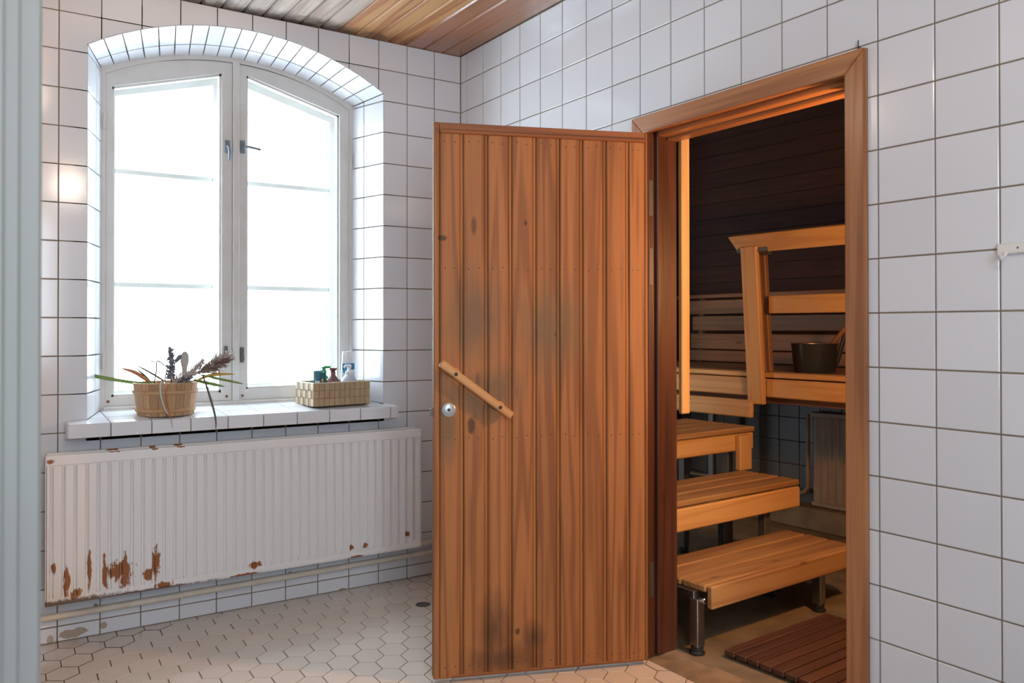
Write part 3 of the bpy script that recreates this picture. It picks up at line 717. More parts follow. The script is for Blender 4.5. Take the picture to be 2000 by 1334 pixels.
# nail above the casing and hook rail on the right
b = MB(); b.tube([(.002, -2.311, 2.046), (-.012, -2.311, 2.05)], .0015, 6); b.tube([(-.012, -2.311, 2.034), (-.012, -2.311, 2.066)], .0018, 6)
tag(b.build('wall_nail', M['nail']), 'thin bent nail sticking up above the doorway corner', 'nail')
hk = thing('towel_hook_rail', (0, -2.76, 1.43), 'white plastic hook rail on the tiles at the right edge', 'hook rail')
M['plastic'] = plain('white_plastic', srgb(226, 224, 220), .3)
MB().box((.001, -2.690, 1.425), (-.012, -2.99, 1.452), .003).build('back_plate', M['plastic'], hk)
for y in (-2.712, -2.83, -2.95):
    MB().tube([(-.010, y, 1.43), (-.022, y, 1.418), (-.034, y, 1.414), (-.042, y, 1.424)], .005, 8).build('hook', M['plastic'], hk, smooth=True)
for y in (-2.74, -2.91):
    MB().lathe([(.003, 0), (.002, .001)], 8).build('screw', M['dullsteel'], hk, Matrix.Translation((-.012, y, 1.439)) @ Matrix.Rotation(-math.pi / 2, 4, 'Y'))

# ------------------------------------------------------------------ sauna shell
SU, SV0, SV1 = 2.20, -1.75, 2.05
P = lambda u, v, z: SA @ Vector((u, v, z))
tag(MB().box((.1, SV0 - .1, -.05), (SU + .1, SV1 + .1, 0)).build('sauna_floor', M['concrete'], None, SA), 'beige concrete sauna floor', kind='structure')
fx_ = MB().box((.04, -3.3, -.05), (.36, .5, -.0005)).build('floor_strip', M['concrete']); tag(fx_, 'concrete floor just inside the sauna doorway', kind='structure')
sfar = tag(MB().box((SU + .004, SV0, 0), (SU + .1, SV1 + .1, ZC + .05)).build('wall_far', M['sgrout'], None, SA), 'far sauna wall, dark boards above tiles', kind='structure')
sleft = tag(MB().box((-.06, SV1 + .004, 0), (SU + .1, SV1 + .1, ZC + .05)).build('wall_sauna_left', M['sgrout'], None, SA), 'left sauna wall, dark boards above tiles', kind='structure')
tag(MB().box((-.04, SV0 - .1, 0), (SU + .1, SV0, ZC + .05)).build('wall_sauna_right', M['sdarkx'], None, SA), 'right sauna wall of dark boards', kind='structure')
tag(MB().box((.03, SV0 - .1, ZC), (SU + .1, SV1 + .1, ZC + .05)).build('ceiling_sauna', M['sdarkx'], None, SA), 'dark sauna ceiling', kind='structure')
tag(MB().box((.13, -1.40, 0), (.145, .36, ZC)).box((.13, -2.28, 0), (.145, -3.25, ZC)).box((.13, -1.40, 1.99), (.145, -2.28, ZC)).build('wall_sauna_front', M['jamb']), 'dark inner lining of the doorway wall', kind='structure')
z = 1.0
while z < ZC - .02:
    z2 = min(z + .112, ZC)
    MB().box((SU - .008, SV0, z + .002), (SU + .003, SV1, z2), .003).build('wall_board', M['sdark'], sfar, SA)
    MB().box((-.06, SV1 - .008, z + .002), (SU - .01, SV1 + .003, z2), .003).build('wall_board', M['sdarkx'], sleft, SA)
    z += .112
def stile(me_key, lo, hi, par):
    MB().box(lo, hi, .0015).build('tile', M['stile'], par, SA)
zr = [.364 - .15, .364, .513, .664, .814, .99]
zr = [.06] + zr
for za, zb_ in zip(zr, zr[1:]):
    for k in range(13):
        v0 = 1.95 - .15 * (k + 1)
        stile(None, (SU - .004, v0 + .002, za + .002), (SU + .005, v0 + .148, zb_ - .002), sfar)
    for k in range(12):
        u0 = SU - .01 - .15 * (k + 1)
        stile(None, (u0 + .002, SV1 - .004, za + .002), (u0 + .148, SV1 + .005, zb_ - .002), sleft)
tag(MB().box((SU - .16, SV0, 0), (SU, SV1, .135), .01).build('baseboard_far', M['concrete'], None, SA), 'concrete plinth along the far sauna wall', kind='structure')

# ------------------------------------------------------------------ sauna steps and benches (u along the steps, v away from the viewer)
def stool(name, loc, label, u0, u1, planks, zt, th, fascia, legs, barz, lm='steel', fm='benchX', pm='footX', group='sauna steps', fb=.006):
    t = thing(name, loc, label, 'bench', SA, group=group)
    for k, (v0, v1) in enumerate(planks):
        MB().box((u0 - .004 * (k % 2), v0, zt - th), (u1 + .005 * (k % 2), v1, zt), .006).build('plank', M[pm], t, SA)
    if fascia:
        a, c, fz0, fz1, fu0, fu1 = fascia
        MB().box((fu0, a, fz0), (fu1, c, fz1), fb).build('front_board', M[fm], t, SA)
    vmin, vmax = min(l[1] for l in legs), max(l[1] for l in legs)
    for (lu, lv) in legs:
        MB().box((lu - .021, lv - .021, .028), (lu + .021, lv + .021, barz), .003).build('leg', M[lm], t, SA)
        MB().lathe([(.030, 0), (.030, .008), (.024, .012), (.024, .034), (.022, .036)], 14, (lu, lv, 0)).build('foot', M['black'], t, SA, smooth=True)
    for lu in sorted({l[0] for l in legs}):
        MB().box((lu - .018, vmin, barz - .001), (lu + .018, vmax, zt - th - .001), .002).build('cross_bar', M['steel'], t, SA)
    return t
st1 = stool('sauna_step', (.5, .12, 0), 'lowest pale wooden sauna step on square steel legs', 0.0, 1.0,
      [(-.040, .075), (.081, .196), (.202, .312)], .268, .028, (-.070, -.041, .180, .268, .006, .992), [(.0, 0), (.8, 0), (.0, .26), (.8, .26)], .212, fm='footX')
MB().lathe([(.013, 0), (.013, .010), (.010, .012), (.001, .012)], 12).build('knob', M['chrome'], st1, SA @ Matrix.Translation((.012, -.021, .205)) @ Matrix.Rotation(math.pi / 2, 4, 'X'))
st2 = stool('sauna_step', (.5, .43, 0), 'second sauna step with a broad pale front board', -.05, 1.055,
      [(.268, .380), (.385, .495), (.500, .608)], .510, .027, (.262, .290, .380, .477, -.05, 1.05), [(.02, .33), (.86, .33), (.02, .57), (.86, .57)], .44, 'legdark')
st3 = stool('sauna_step', (.6, .8, 0), 'third sauna step with a short upright at its end', .0, 1.16,
      [(.607, .72), (.726, .84), (.846, .96), (.966, 1.08)], .727, .027, (.620, .648, .607, .696, .0, 1.165), [(.06, .70), (1.05, .70), (.06, 1.0), (1.05, 1.0)], .66, 'legdark')
MB().box((1.012, .586, .511), (1.108, .619, .690), .004).build('upright', M['benchZ'], st3, SA)

ub = thing('sauna_bench', (1.7, .4, 0), 'upper sauna bench with slatted backrest and guard rail', 'bench', SA)
for k in range(7):
    u0 = 1.296 + k * .114
    if u0 + .108 > 2.11: continue
    MB().box((u0, -1.5, .976), (u0 + .108, SV1 - .03, 1.003), .005).build('seat_plank', M['dimY' if k else 'benchY'], ub, SA)
MB().box((1.296, -1.5, .870), (1.324, .640, .968), .006).build('front_board', M['benchY'], ub, SA)
MB().box((1.296, .644, .870), (1.324, SV1 - .03, .970), .006).build('front_board', M['benchY'], ub, SA)
MB().box((1.236, .690, .757), (1.264, SV1 - .03, .852), .006).build('lower_board', M['benchY'], ub, SA)
MB().box((1.36, -1.5, .835), (1.40, SV1 - .03, .868)).build('bearer', M['dimY'], ub, SA)
MB().box((1.95, -1.5, .835), (1.99, SV1 - .03, .868)).build('bearer', M['dimY'], ub, SA)
for v in (-1.3, 1.55):
    for u in (1.40, 1.95): MB().box((u - .02, v - .02, 0), (u + .02, v + .02, .84), .003).build('leg', M['steel'], ub, SA)
for (za, zb_, uu, tp) in ((1.338, 1.437, 2.150, 0), (1.222, 1.325, 2.135, .0), (1.094, 1.201, 2.12, 0), (1.010, 1.087, 2.11, 0)):
    MB().box((uu - .014, -1.5, za), (uu + .012, 1.87 + .02 * (1.33 - za) + (.12 if za > 1.3 else 0), zb_), .005).build('backrest_slat', M['dimY'], ub, SA)
MB().box((2.10, -1.5, 1.448), (2.185, 2.03, 1.476), .005).build('backrest_cap', M['dimY'], ub, SA)
for v in (-1.2, .2, 1.80): 
    MB().hexa([(2.135, v, 1.0), (2.135, v + .04, 1.0), (2.19, v + .04, 1.0), (2.19, v, 1.0), (2.165, v, 1.45), (2.165, v + .04, 1.45), (2.19, v + .04, 1.45), (2.19, v, 1.45)]).build('backrest_post', M['dimZ'], ub, SA)
# guard rail
def lean(u0, u1, v0, v1, z0, z1, sh, bv=.004):
    b = MB().box((u0, v0, z0), (u1, v1, z1), bv)
    b.v = [(x - sh * (z_ - z0) / (z1 - z0), y, z_) for x, y, z_ in b.v]; return b
lean(1.262, 1.292, .632, .733, .832, 1.678, .062).build('guard_post', M['benchZ'], ub, SA)
lean(1.340, 1.372, .642, .684, 1.004, 1.66, .050).build('guard_post', M['dimZ'], ub, SA)
lean(1.300, 1.318, .645, .718, 1.004, 1.69, .062).build('post_spacer', M['dimZ'], ub, SA)
b = MB().prism([(1.195, .812, 1.738), (1.195, -1.3, 1.738), (1.232, -1.3, 1.645), (1.232, .765, 1.645)], (.034, 0, .012)); b.build('guard_rail', M['benchY'], ub, SA, bevel=.005)
b = MB().hexa([(1.216, .765, 1.650), (1.216, .575, 1.650), (1.224, .575, 1.682), (1.224, .765, 1.682), (1.26, .765, 1.63), (1.26, .575, 1.63), (1.26, .575, 1.68), (1.26, .765, 1.68)]); b.build('rail_bracket', M['dullsteel'], ub, SA)
MB().box((1.275, -1.3, 1.319), (1.303, .608, 1.414), .005).build('guard_rail', M['benchY'], ub, SA)

# bright vertical board just inside the doorway
tag(MB().box((.055, .120, .900), (.102, .142, ZC), .004).build('corner_board', M['benchZ'], None, SA), 'narrow bright pine board hanging upright inside the doorway', 'board')

# duckboard mat
mt = thing('duckboard', (.35, -.3, 0), 'dark slatted wooden duckboard on the sauna floor', 'mat', SA)
for k in range(9):
    v1 = -.088 - k * .0535
    MB().box((.05, v1 - .046, .010), (.72, v1, .032), .003).build('slat', M['matX'], mt, SA)
for u in (.12, .62): MB().box((u - .02, -.55, 0), (u + .02, -.1, .0105)).build('batten', M['matX'], mt, SA)

# old radiator and pipe under the bench
sr = thing('sauna_radiator', (2.1, .6, .13), 'old brownish ribbed radiator below the upper sauna bench', 'radiator', SA)
b = MB(); prof = []
vv = .905
while vv > .0:
    prof += [(vv, 0), (vv - .012, .010), (vv - .030, .010), (vv - .042, 0)]; vv -= .05
n = len(prof); zs_ = [(.16, .3), (.20, 1), (.64, 1), (.69, .3)]
b.add([(2.13 - d * s, v, z) for z, s in zs_ for v, d in prof], [(i * n + k, i * n + k + 1, (i + 1) * n + k + 1, (i + 1) * n + k) for i in range(3) for k in range(n - 1)])
b.build('ribbed_panel', M['sradiator'], sr, SA, smooth=True)
b = MB(); b.box((2.115, .0, .69), (2.16, .91, .72), .004); b.box((2.115, .0, .14), (2.16, .91, .165), .004); b.box((2.14, .0, .15), (2.16, .905, .71)); b.build('frame', M['sradiator'], sr, SA)
MB().tube([(2.14, .95, .70), (2.14, .95, .25), (2.14, .97, .215), (2.14, 1.0, .20), (2.14, 1.9, .20)], .013).build('pipe', M['sradiator'], sr, SA, smooth=True)
b = MB().tube([(1.415, .236, .835), (1.413, .236, .66), (1.405, .228, .60), (1.41, .222, .52)], .0035, 6)
tag(b.build('cable', M['plastic'], None, SA, smooth=True), 'thin pale cable hanging down from the upper bench', 'cable')

# sauna pail with ladle
pc = (1.500, .478, 1.0035)
pail = thing('sauna_pail', pc, 'black sauna pail on the upper bench', 'pail', SA)
TP = SA @ Matrix.Translation(pc)
M['pail'] = plain('black_pail', (.02, .022, .024, 1), .32)
M['copper'] = plain('copper_inside', (.65, .42, .26, 1), .3, .9)
MB().lathe([(.001, .0), (.101, .0), (.105, .006), (.120, .151), (.122, .155), (.119, .156), (.117, .152)], 36, cap=False).build('body', M['pail'], pail, TP, smooth=True)
MB().lathe([(.117, .153), (.102, .02), (.001, .018)], 36, cap=False).build('liner', M['copper'], pail, TP, smooth=True)
bl = []
for k in range(17):
    a = math.pi * k / 16
    bl.append((.133 * math.cos(a) + .0, -.02 - .05 * math.sin(a) * 1.0, .14 + .14 * math.sin(a)))
RB = TP @ Matrix.Rotation(math.radians(50), 4, 'Z')
MB().tube([(.085, -.070, .03), (.092, -.082, .07), (.102, -.095, .14), (.114, -.112, .215), (.122, -.122, .25)], [.009, .012, .012, .011, .008], 8).build('bail', M['pail'], pail, TP, smooth=True)
ld = thing('ladle', (pc[0] + .02, pc[1] - .03, pc[2] + .02), 'wooden ladle handle leaning out of the black pail', 'ladle', SA)
TL = SA @ Matrix.Translation((pc[0] + .02, pc[1] - .03, pc[2] + .02))
MB().tube([(-.01, .01, .03), (.03, -.04, .13), (.065, -.10, .22), (.09, -.15, .285), (.12, -.20, .315)], [.010, .012, .013, .015, .012], 8).build('handle', M['dimZ'], ld, TL, smooth=True)
MB().lathe([(.001, 0), (.02, .003), (.032, .02), (.034, .035)], 16, (-.012, .012, .0), cap=False).build('bowl', M['copper'], ld, TL, smooth=True)

# ------------------------------------------------------------------ things on the window sill
bc = (-1.425, .048); bz = sillz(.048) + .0035
bk = thing('wooden_bucket', (bc[0], bc[1], bz), 'small staved wooden bucket holding dried reeds on the sill', 'bucket')
TB = Matrix.Translation((bc[0], bc[1], bz - .0055))
NS = 22; R0, R1, HB = .113, .130, .140
for k in range(NS):
    a0, a1 = 2 * math.pi * (k + .03) / NS, 2 * math.pi * (k + .97) / NS
    top = HB
    q = []
    for (r_, z_) in ((R0, .002), (R1, top)):
        for a in (a0, a1):
            for t in (0, -.010): q.append(((r_ + t) * math.cos(a), (r_ + t) * math.sin(a), z_))
    b = MB().hexa([q[0], q[2], q[6], q[4], q[1], q[3], q[7], q[5]]); b.build('stave', M['bucket'], bk, TB)
for z_ in (.026, .102):
    r_ = R0 + (R1 - R0) * z_ / HB
    MB().lathe([(r_ - .001, z_ - .008), (r_ + .004, z_ - .006), (r_ + .0055, z_ + .0), (r_ + .004, z_ + .006), (r_ - .001, z_ + .008)], 40, cap=False).build('hoop', M['hoop'], bk, TB, smooth=True)
MB().lathe([(.001, .012), (.108, .012), (.108, .020), (.001, .020)], 30, cap=False).build('base', M['bucket'], bk, TB)
# upright paddle-ended stave
pts = []
for k in range(13):
    a = math.pi * k / 12; pts.append((.020 * math.cos(a), .238 + .030 * math.sin(a)))
poly = [(.011, .12), (.010, .19), (.019, .222)] + pts[1:-1] + [(-.019, .222), (-.010, .19), (-.011, .12)]
PMt = TB @ Matrix.Translation((.09, .05, 0)) @ Matrix.Rotation(math.radians(25), 4, 'Z')
MB().prism([(x, 0, z_) for x, z_ in poly], (0, .010, 0)).build('grip_stave', M['paddle'], bk, PMt, bevel=.002)

M['leafg'] = plain('green_reed_leaf', srgb(112, 138, 62), .5); M['leafy'] = plain('yellowing_reed_leaf', srgb(196, 160, 70), .5)
M['leafo'] = plain('orange_dry_leaf', srgb(176, 104, 70), .6); M['stem'] = plain('dark_reed_stem', srgb(84, 78, 70), .6)
M['plume'] = plain('brown_reed_plume', srgb(128, 104, 92), .8); M['plumew'] = plain('pale_reed_plume', srgb(186, 172, 165), .8); M['seed'] = plain('dark_seed_head', srgb(112, 112, 124), .8)
M['leafp'] = plain('pale_green_leaf', srgb(190, 198, 190), .5)
def blade(pts, w, mt, par, T, nm='leaf'):
    pts = [Vector(p) for p in pts]
    # smooth path
    path = []
    for i in range(len(pts) - 1):
        p0 = pts[max(i - 1, 0)]; p1 = pts[i]; p2 = pts[i + 1]; p3 = pts[min(i + 2, len(pts) - 1)]
        for k in range(5):
            t = k / 5; path.append(.5 * ((2 * p1) + (p2 - p0) * t + (2 * p0 - 5 * p1 + 4 * p2 - p3) * t * t + (3 * p1 - p0 - 3 * p2 + p3) * t ** 3))
    path.append(pts[-1]); n = len(path); b = MB(); vs = []
    for i, p in enumerate(path):
        tdir = (path[min(i + 1, n - 1)] - path[max(i - 1, 0)]).normalized()
        sd = tdir.cross(Vector((.5, .83, .1))).normalized()
        ww = w * (math.sin(math.pi * min(1, .12 + .88 * i / (n - 1))) ** .7 + .03)
        nn = tdir.cross(sd) * .0008
        vs += [p - sd * ww, p + nn * 2, p + sd * ww, p - nn]
    fs = []
    for i in range(n - 1):
        for k in range(4): fs.append((i * 4 + k, i * 4 + (k + 1) % 4, i * 4 + 4 + (k + 1) % 4, i * 4 + 4 + k))
    fs += [(0, 1, 2, 3), tuple((n - 1) * 4 + k for k in range(4))]
    return b.add(vs, fs).build(nm, M[mt], par, T, smooth='all')
def plume(p0, p1, n, length, spread, mt, par, T, nm='plume', r=.0011, lobes=False):
    b = MB(); p0, p1 = Vector(p0), Vector(p1); ax = (p1 - p0); rnd = random.Random(int(abs(p0.x) * 1e4) + n)
    for k in range(n):
        t = rnd.random() ** .8; s = p0 + ax * t
        d = (ax.normalized() * rnd.uniform(.5, 1) + Vector((rnd.uniform(-1, 1), rnd.uniform(-1, 1), rnd.uniform(-1, 1))) * spread)
        e_ = s + d.normalized() * length * rnd.uniform(.4, 1) * (1.1 - .5 * t)
        mid = (s + e_) / 2 + Vector((0, 0, rnd.uniform(-.004, .006)))
        b.tube([s, mid, e_], [r * .6, r * (2.6 if lobes else 1.5), r * .5], 4, cap=False)
    b.tube([p0, p1], r, 5)
    return b.build(nm, M[mt], par, T)
ORG = Vector((bc[0], bc[1], bz))
# in-plane helper: a = right along the picture (camera right), h = up, d = towards viewer; metres from bucket base centre
RH = Vector((.8366, -.5478, 0)); DV = Vector((-.5478, -.8366, 0))
def B3(a, h, d=0.0): return RH * a + DV * d + Vector((0, 0, h))
def PX(x, y, d=0.0): return B3((x - 318) / 447, .0 + (806 - y) / 447, d)
TO = Matrix.Translation(ORG)
def reed(label, group='reeds in the bucket'): return thing('dried_reed', tuple(ORG + Vector((0, 0, .03))), label, 'dried reed', group=group)
r1 = reed('reed with an upright dark seed head standing in the bucket')
MB().tube([B3(.0, .03), PX(330, 760), PX(328, 720), PX(327, 684)], .003, 6).build('stem', M['stem'], r1, TO)
plume(PX(328, 745), PX(326, 684), 64, .034, 2.0, 'seed', r1, TO, 'seed_head', .0028, True)
plume(PX(338, 706), PX(346, 697), 34, .018, 1.6, 'seed', r1, TO, 'seed_head', .0026, True)
MB().tube([PX(331, 735), PX(335, 710), PX(346, 699)], .0026, 5).build('stem', M['stem'], r1, TO)
MB().tube([PX(316, 745), PX(321, 718), PX(305, 706), PX(300, 706)], .0028, 5).build('stem', M['stem'], r1, TO)
blade([PX(331, 752, .10), PX(334, 742, .13), PX(334, 758, .14), PX(338, 780, .14), PX(346, 799, .14), PX(352, 796, .14)], .004, 'leafp', r1, TO)
r2_ = reed('reed with a big feathery brown plume leaning right out of the bucket')
MB().tube([B3(.02, .03), PX(352, 752), PX(380, 728), PX(420, 708)], .002, 6).build('stem', M['stem'], r2_, TO)
plume(PX(378, 730), PX(430, 706), 230, .085, .42, 'plume', r2_, TO, 'plume', .0018)
plume(PX(388, 724), PX(436, 698), 150, .07, .5, 'plumew', r2_, TO, 'plume', .0018)
r3_ = reed('reed with a bushy pale plume lying over the bucket rim')
MB().tube([B3(.0, .05), PX(335, 752), PX(362, 735), PX(388, 708)], .002, 6).build('stem', M['stem'], r3_, TO)
plume(PX(338, 748, .03), PX(376, 728, .03), 240, .045, .9, 'plumew', r3_, TO, 'plume', .0018)
plume(PX(345, 748, .04), PX(370, 738, .04), 70, .035, .9, 'seed', r3_, TO, 'plume', .0012)
plume(PX(364, 734), PX(388, 707), 110, .04, .6, 'plumew', r3_, TO, 'plume', .0016)
plume(PX(310, 751, .03), PX(330, 750, .03), 40, .02, .8, 'plumew', r3_, TO, 'plume', .0014)
r4_ = reed('reed with long narrow green and orange leaves spreading left')
MB().tube([B3(-.02, .03), PX(296, 748), PX(300, 725), PX(300, 708), PX(290, 706)], .0028, 5).build('stem', M['stem'], r4_, TO)
blade([PX(300, 750), PX(262, 746, .03), PX(222, 738, .06), PX(193, 730, .08), PX(184, 718, .08), PX(177, 702, .08)], .0075, 'leafg', r4_, TO)
blade([PX(292, 750), PX(275, 737), PX(255, 726), PX(233, 720)], .0085, 'leafo', r4_, TO)
blade([PX(290, 748), PX(280, 739), PX(268, 732)], .006, 'leafy', r4_, TO)
blade([PX(292, 750), PX(278, 734), PX(261, 720)], .0042, 'stem', r4_, TO)
blade([PX(318, 746), PX(292, 730), PX(258, 712)], .0042, 'stem', r4_, TO)
r5_ = reed('reed with thin yellow green leaves spreading right and drooping')
MB().tube([B3(.05, .05), PX(370, 745, .02), PX(392, 733, .02)], .0018, 5).build('stem', M['stem'], r5_, TO)
blade([PX(376, 744), PX(400, 734), PX(425, 731), PX(452, 731)], .0065, 'leafy', r5_, TO)
blade([PX(372, 742), PX(398, 748), PX(432, 755)], .007, 'leafg', r5_, TO)
blade([PX(385, 732), PX(420, 740), PX(450, 746), PX(467, 750)], .005, 'leafg', r5_, TO)
blade([PX(392, 733, .02), PX(408, 758, .06), PX(432, 806, .12), PX(441, 832, .17)], .0045, 'stem', r5_, TO)
blade([PX(385, 731), PX(372, 726), PX(366, 722)], .004, 'leafg', r5_, TO)
blade([PX(340, 755, .12), PX(348, 775, .15), PX(356, 800, .165), PX(365, 826, .18)], .0025, 'leafo', r5_, TO)

# woven basket
by = -.035; bzz = sillz(-.03) + .003
BA = Vector((-.802, -.045)); BB = Vector((-.515, -.020)); BD = Vector((-.815, .185))
bex = (BB - BA).normalized(); bey = Vector((-bex.y, bex.x)); bw, bd_ = (BB - BA).length, .20
BM = Matrix(((bex.x, bey.x, 0, BA.x), (bex.y, bey.y, SILLS * 0, BA.y), (0, 0, 1, sillz(.05) + .0035), (0, 0, 0, 1)))
bs = thing('woven_basket', (0, 0, 0), 'low rectangular woven basket of toiletries on the sill', 'basket', BM)
M['strap'] = plain('beige_woven_strap', srgb(172, 146, 114), .4, var=.07); M['strapw'] = plain('silvery_woven_strap', srgb(200, 184, 160), .35, var=.06)
M['lining'] = plain('olive_basket_inside', srgb(120, 118, 88), .6)
hB = .112
b = MB(); t_ = .003
b.box((t_, t_, 0), (bw - t_, bd_ - t_, .004)); b.box((t_, t_, 0), (bw - t_, t_ + .002, hB - .004)); b.box((t_, bd_ - t_ - .002, 0), (bw - t_, bd_ - t_, hB - .004)); b.box((t_, t_, 0), (t_ + .002, bd_ - t_, hB - .004)); b.box((bw - t_ - .002, t_, 0), (bw - t_, bd_ - t_, hB - .004))
b.build('lining', M['lining'], bs, BM)
NRW = 3; rh = (hB - .004) / NRW
cells = {'strap': MB(), 'strapw': MB()}
def weave(p, q, n, key):
    p, q = Vector(p), Vector(q); d = (q - p) / n; nrm = Vector((d.y, -d.x, 0)).normalized()
    for i in range(n):
        for r_ in range(NRW):
            up = (i + r_) % 2 == 0; off = .0022 if up else .0004
            a = p + d * (i + .04) + nrm * off; c = p + d * (i + .96) + nrm * off
            z0, z1 = .002 + rh * r_ + .001, .002 + rh * (r_ + 1) - .001
            k = Vector((0, 0, 1)); back = nrm * -.002
            MB().hexa([a + k * z0, c + k * z0, c + k * z1, a + k * z1, a + k * z0 + back, c + k * z0 + back, c + k * z1 + back, a + k * z1 + back]).build('woven_strap', M[key if up else 'strap'], bs, BM)
weave((0, 0, 0), (bw, 0, 0), 11, 'strap'); weave((bw, 0, 0), (bw, bd_, 0), 7, 'strapw'); weave((0, bd_, 0), (0, 0, 0), 7, 'strapw'); weave((bw, bd_, 0), (0, bd_, 0), 11, 'strap')
b = MB()
for lo_, hi_ in (((-.002, -.003), (bw + .002, .003)), ((-.002, bd_ - .003), (bw + .002, bd_ + .003)), ((-.003, 0), (.003, bd_)), ((bw - .003, 0), (bw + .003, bd_))):
    b.box((lo_[0], lo_[1], hB - .005), (hi_[0], hi_[1], hB), .0015)
b.build('rim', M['strapw'], bs, BM)
zb0 = .0045
def inb(x, y): return BM @ Matrix.Translation((x, y, zb0))
def bott(name, x, y, label):
    return thing(name, (x, y, zb0), label, 'bottle' if 'tube' not in name else 'tube', BM), inb(x, y)
M['amber'] = plain('brown_bottle_glass', srgb(112, 74, 72), .06, coat=.5); M['green'] = plain('green_bottle_plastic', srgb(40, 150, 84), .2)
M['white'] = plain('white_bottle_plastic', srgb(226, 226, 232), .25); M['clear'] = bottle_mat('milky_bottle', srgb(214, 216, 230), .15, .35)
M['blue'] = plain('blue_label', srgb(34, 118, 158), .35); M['teal'] = plain('teal_tube', srgb(70, 128, 148), .3); M['tealdark'] = plain('dark_teal_print', srgb(44, 84, 96), .4)
o, T = bott('shampoo_bottle', .232, .115, 'tall white shampoo bottle with blue label in the basket')
MB().lathe([(.001, 0), (.034, .0), (.037, .006), (.038, .08), (.036, .15), (.033, .185), (.032, .188)], 28, sx=1, sy=.55).build('body', M['white'], o, T, smooth=True)
MB().lathe([(.032, .188), (.033, .190), (.030, .240), (.028, .246), (.001, .247)], 28, sx=1, sy=.6).build('cap', M['white'], o, T, smooth=True)
LB = T @ Matrix.Rotation(math.radians(-20), 4, 'Z')
def label_patch(r, sy, a0, a1, z0, z1, mt, par, T, nm='label', n=8, off=.0008):
    vs = []; fs = []
    for i in range(n + 1):
        a = a0 + (a1 - a0) * i / n
        for z_ in (z0, z1): vs.append(((r + off) * math.cos(a), (r + off) * math.sin(a) * sy - off, z_))
    for i in range(n): fs.append((2 * i, 2 * i + 2, 2 * i + 3, 2 * i + 1))
    return MB().add(vs, fs).build(nm, M[mt], par, T, smooth='all')
label_patch(.0375, .55, math.radians(205), math.radians(318), .158, .188, 'blue', o, T)
label_patch(.038, .55, math.radians(212), math.radians(245), .142, .158, 'blue', o, T)
for a_, z_ in ((215, .10), (222, .085), (230, .115), (300, .13), (308, .12), (312, .138), (300, .09)):
    label_patch(.0385, .55, math.radians(a_), math.radians(a_ + 7), z_, z_ + .007, 'blue', o, T, n=2)
o, T = bott('soap_dispenser', .205, .050, 'milky white pump soap dispenser in front of shampoo bottle')
MB().lathe([(.001, 0), (.034, 0), (.037, .008), (.037, .095), (.034, .115), (.022, .133), (.015, .138)], 28).build('body', M['clear'], o, T, smooth=True)
MB().lathe([(.017, .136), (.018, .138), (.018, .152), (.010, .155), (.008, .168), (.011, .170), (.011, .182), (.004, .185), (.001, .185)], 20).build('pump', M['white'], o, T, smooth=True)
MB().tube([(0, 0, .178), (-.02, -.006, .180), (-.032, -.010, .172)], [.007, .006, .004], 8).build('spout', M['white'], o, T, smooth=True)
o, T = bott('apothecary_bottle', .118, .045, 'brown glass apothecary bottle with flat stopper in the basket')
MB().lathe([(.001, 0), (.032, 0), (.036, .006), (.036, .095), (.033, .112), (.018, .130), (.012, .138), (.012, .152), (.016, .154)], 28).build('body', M['amber'], o, T, smooth=True)
MB().lathe([(.010, .154), (.011, .158), (.018, .163), (.019, .172), (.001, .173)], 20).build('stopper', M['amber'], o, T, smooth=True)
label_patch(.036, 1, math.radians(235), math.radians(285), .075, .108, 'white', o, T)
o, T = bott('pump_bottle', .105, .115, 'green plastic pump bottle behind the brown bottle')
MB().lathe([(.001, 0), (.030, 0), (.033, .006), (.033, .105), (.028, .122), (.013, .134), (.012, .160)], 24).build('body', M['green'], o, T, smooth=True)
b = MB().lathe([(.009, .158), (.009, .166), (.012, .168), (.012, .176), (.001, .177)], 16); b.tube([(0, 0, .173), (.030, -.010, .173)], [.007, .005], 8); b.build('pump', M['green'], o, T, smooth=True)
o, T = bott('cream_tube', .052, .070, 'small teal cream tube standing at the left in the basket')
b = MB(); n = 16; vs = []
for z_, rx, ry in ((0, .016, .016), (.012, .016, .016), (.014, .020, .018), (.08, .021, .012), (.145, .022, .003), (.160, .022, .0022)):
    for k in range(n): a = 2 * math.pi * k / n; vs.append((rx * math.cos(a), ry * math.sin(a), z_))
fs = [(i * n + k, i * n + (k + 1) % n, (i + 1) * n + (k + 1) % n, (i + 1) * n + k) for i in range(5) for k in range(n)] + [tuple(range(n)), tuple(range(5 * n, 6 * n))]
b.add(vs, fs).build('tube_body', M['teal'], o, T, smooth=True)
MB().box((-.016, -.012, .10), (.004, -.0062, .112)).build('print', M['white'], o, T)
o, T = bott('cream_tube', .075, .058, 'dark teal cream tube with pale stripe beside the lighter tube')
MB().lathe([(.012, 0), (.013, .01), (.014, .08), (.010, .13), (.008, .152), (.001, .153)], 14, sy=.6).build('tube_body', M['tealdark'], o, T, smooth=True)
label_patch(.0140, .6, math.radians(215), math.radians(255), .108, .122, 'leafy', o, T)
o, T = bott('small_bottle', .158, .135, 'slim blue capped bottle between brown and white bottles')
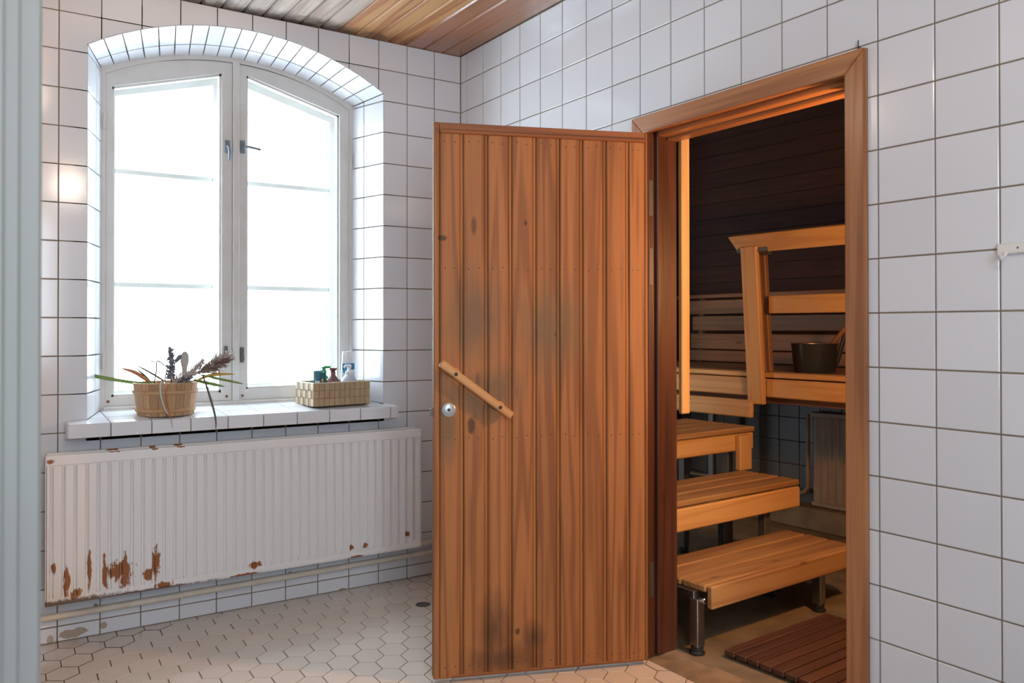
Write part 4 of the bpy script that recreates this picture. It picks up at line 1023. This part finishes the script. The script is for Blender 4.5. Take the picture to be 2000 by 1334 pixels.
MB().lathe([(.012, 0), (.013, .01), (.013, .115), (.007, .122), (.007, .135)], 14).build('body', M['white'], o, T, smooth=True)
MB().lathe([(.008, .133), (.009, .135), (.009, .162), (.001, .164)], 12).build('cap', M['blue'], o, T, smooth=True)

# ------------------------------------------------------------------ lamps of the two rooms
def lamp(name, loc, label, watts, colr, rad, frame=I4):
    t = thing(name, loc, label, 'lamp', frame); T = frame @ Matrix.Translation(loc)
    return t, T
M['globe'] = emit('warm_lamp_glass', (1.0, .66, .40, 1), 2.0)
for loc_, lab_, wt_ in (((-1.90, -1.0, 2.52), 'white globe ceiling lamp near the window wall', BATH_LAMP_W), ((-1.46, -3.76, 2.50), 'white globe ceiling lamp behind the viewer', REAR_LAMP_W)):
    lp, T = lamp('ceiling_lamp', loc_, lab_, 0, None, 0)
    MB().lathe([(.07, .15), (.07, .12), (.045, .115)], 24).build('base', M['plastic'], lp, T, smooth=True)
    MB().lathe([(.001, -.0), (.06, .01), (.10, .045), (.105, .075), (.085, .105), (.046, .118)], 24, cap=False).build('globe', M['globe'], lp, T, smooth=True)
    l = bpy.data.lights.new('ceiling_lamp_light', 'POINT'); l.energy = wt_; l.color = (1.0, .82, .66); l.shadow_soft_size = .10
    lo_ = bpy.data.objects.new('bulb', l); col.objects.link(lo_); lo_.parent = lp; lo_.location = (0, 0, -.12)
lp, T = lamp('sauna_lamp', (.06, -1.05, 1.45), 'small shaded wall lamp inside the sauna', 0, None, 0, SA)
MB().box((-.03, -.05, -.06), (.0, .05, .06), .005).build('base', M['dimZ'], lp, T)
M['sglobe'] = emit('sauna_lamp_glass', (1.0, .5, .2, 1), 6.0)
MB().lathe([(.001, -.06), (.035, -.05), (.045, 0), (.035, .05), (.001, .06)], 16, (.03, 0, 0), cap=False).build('globe', M['sglobe'], lp, T, smooth=True)
l = bpy.data.lights.new('sauna_lamp_light', 'POINT'); l.energy = SAUNA_LAMP_W; l.color = (1.0, .50, .19); l.shadow_soft_size = .05
lo_ = bpy.data.objects.new('bulb', l); col.objects.link(lo_); lo_.parent = lp; lo_.location = (.13, 0, 0)
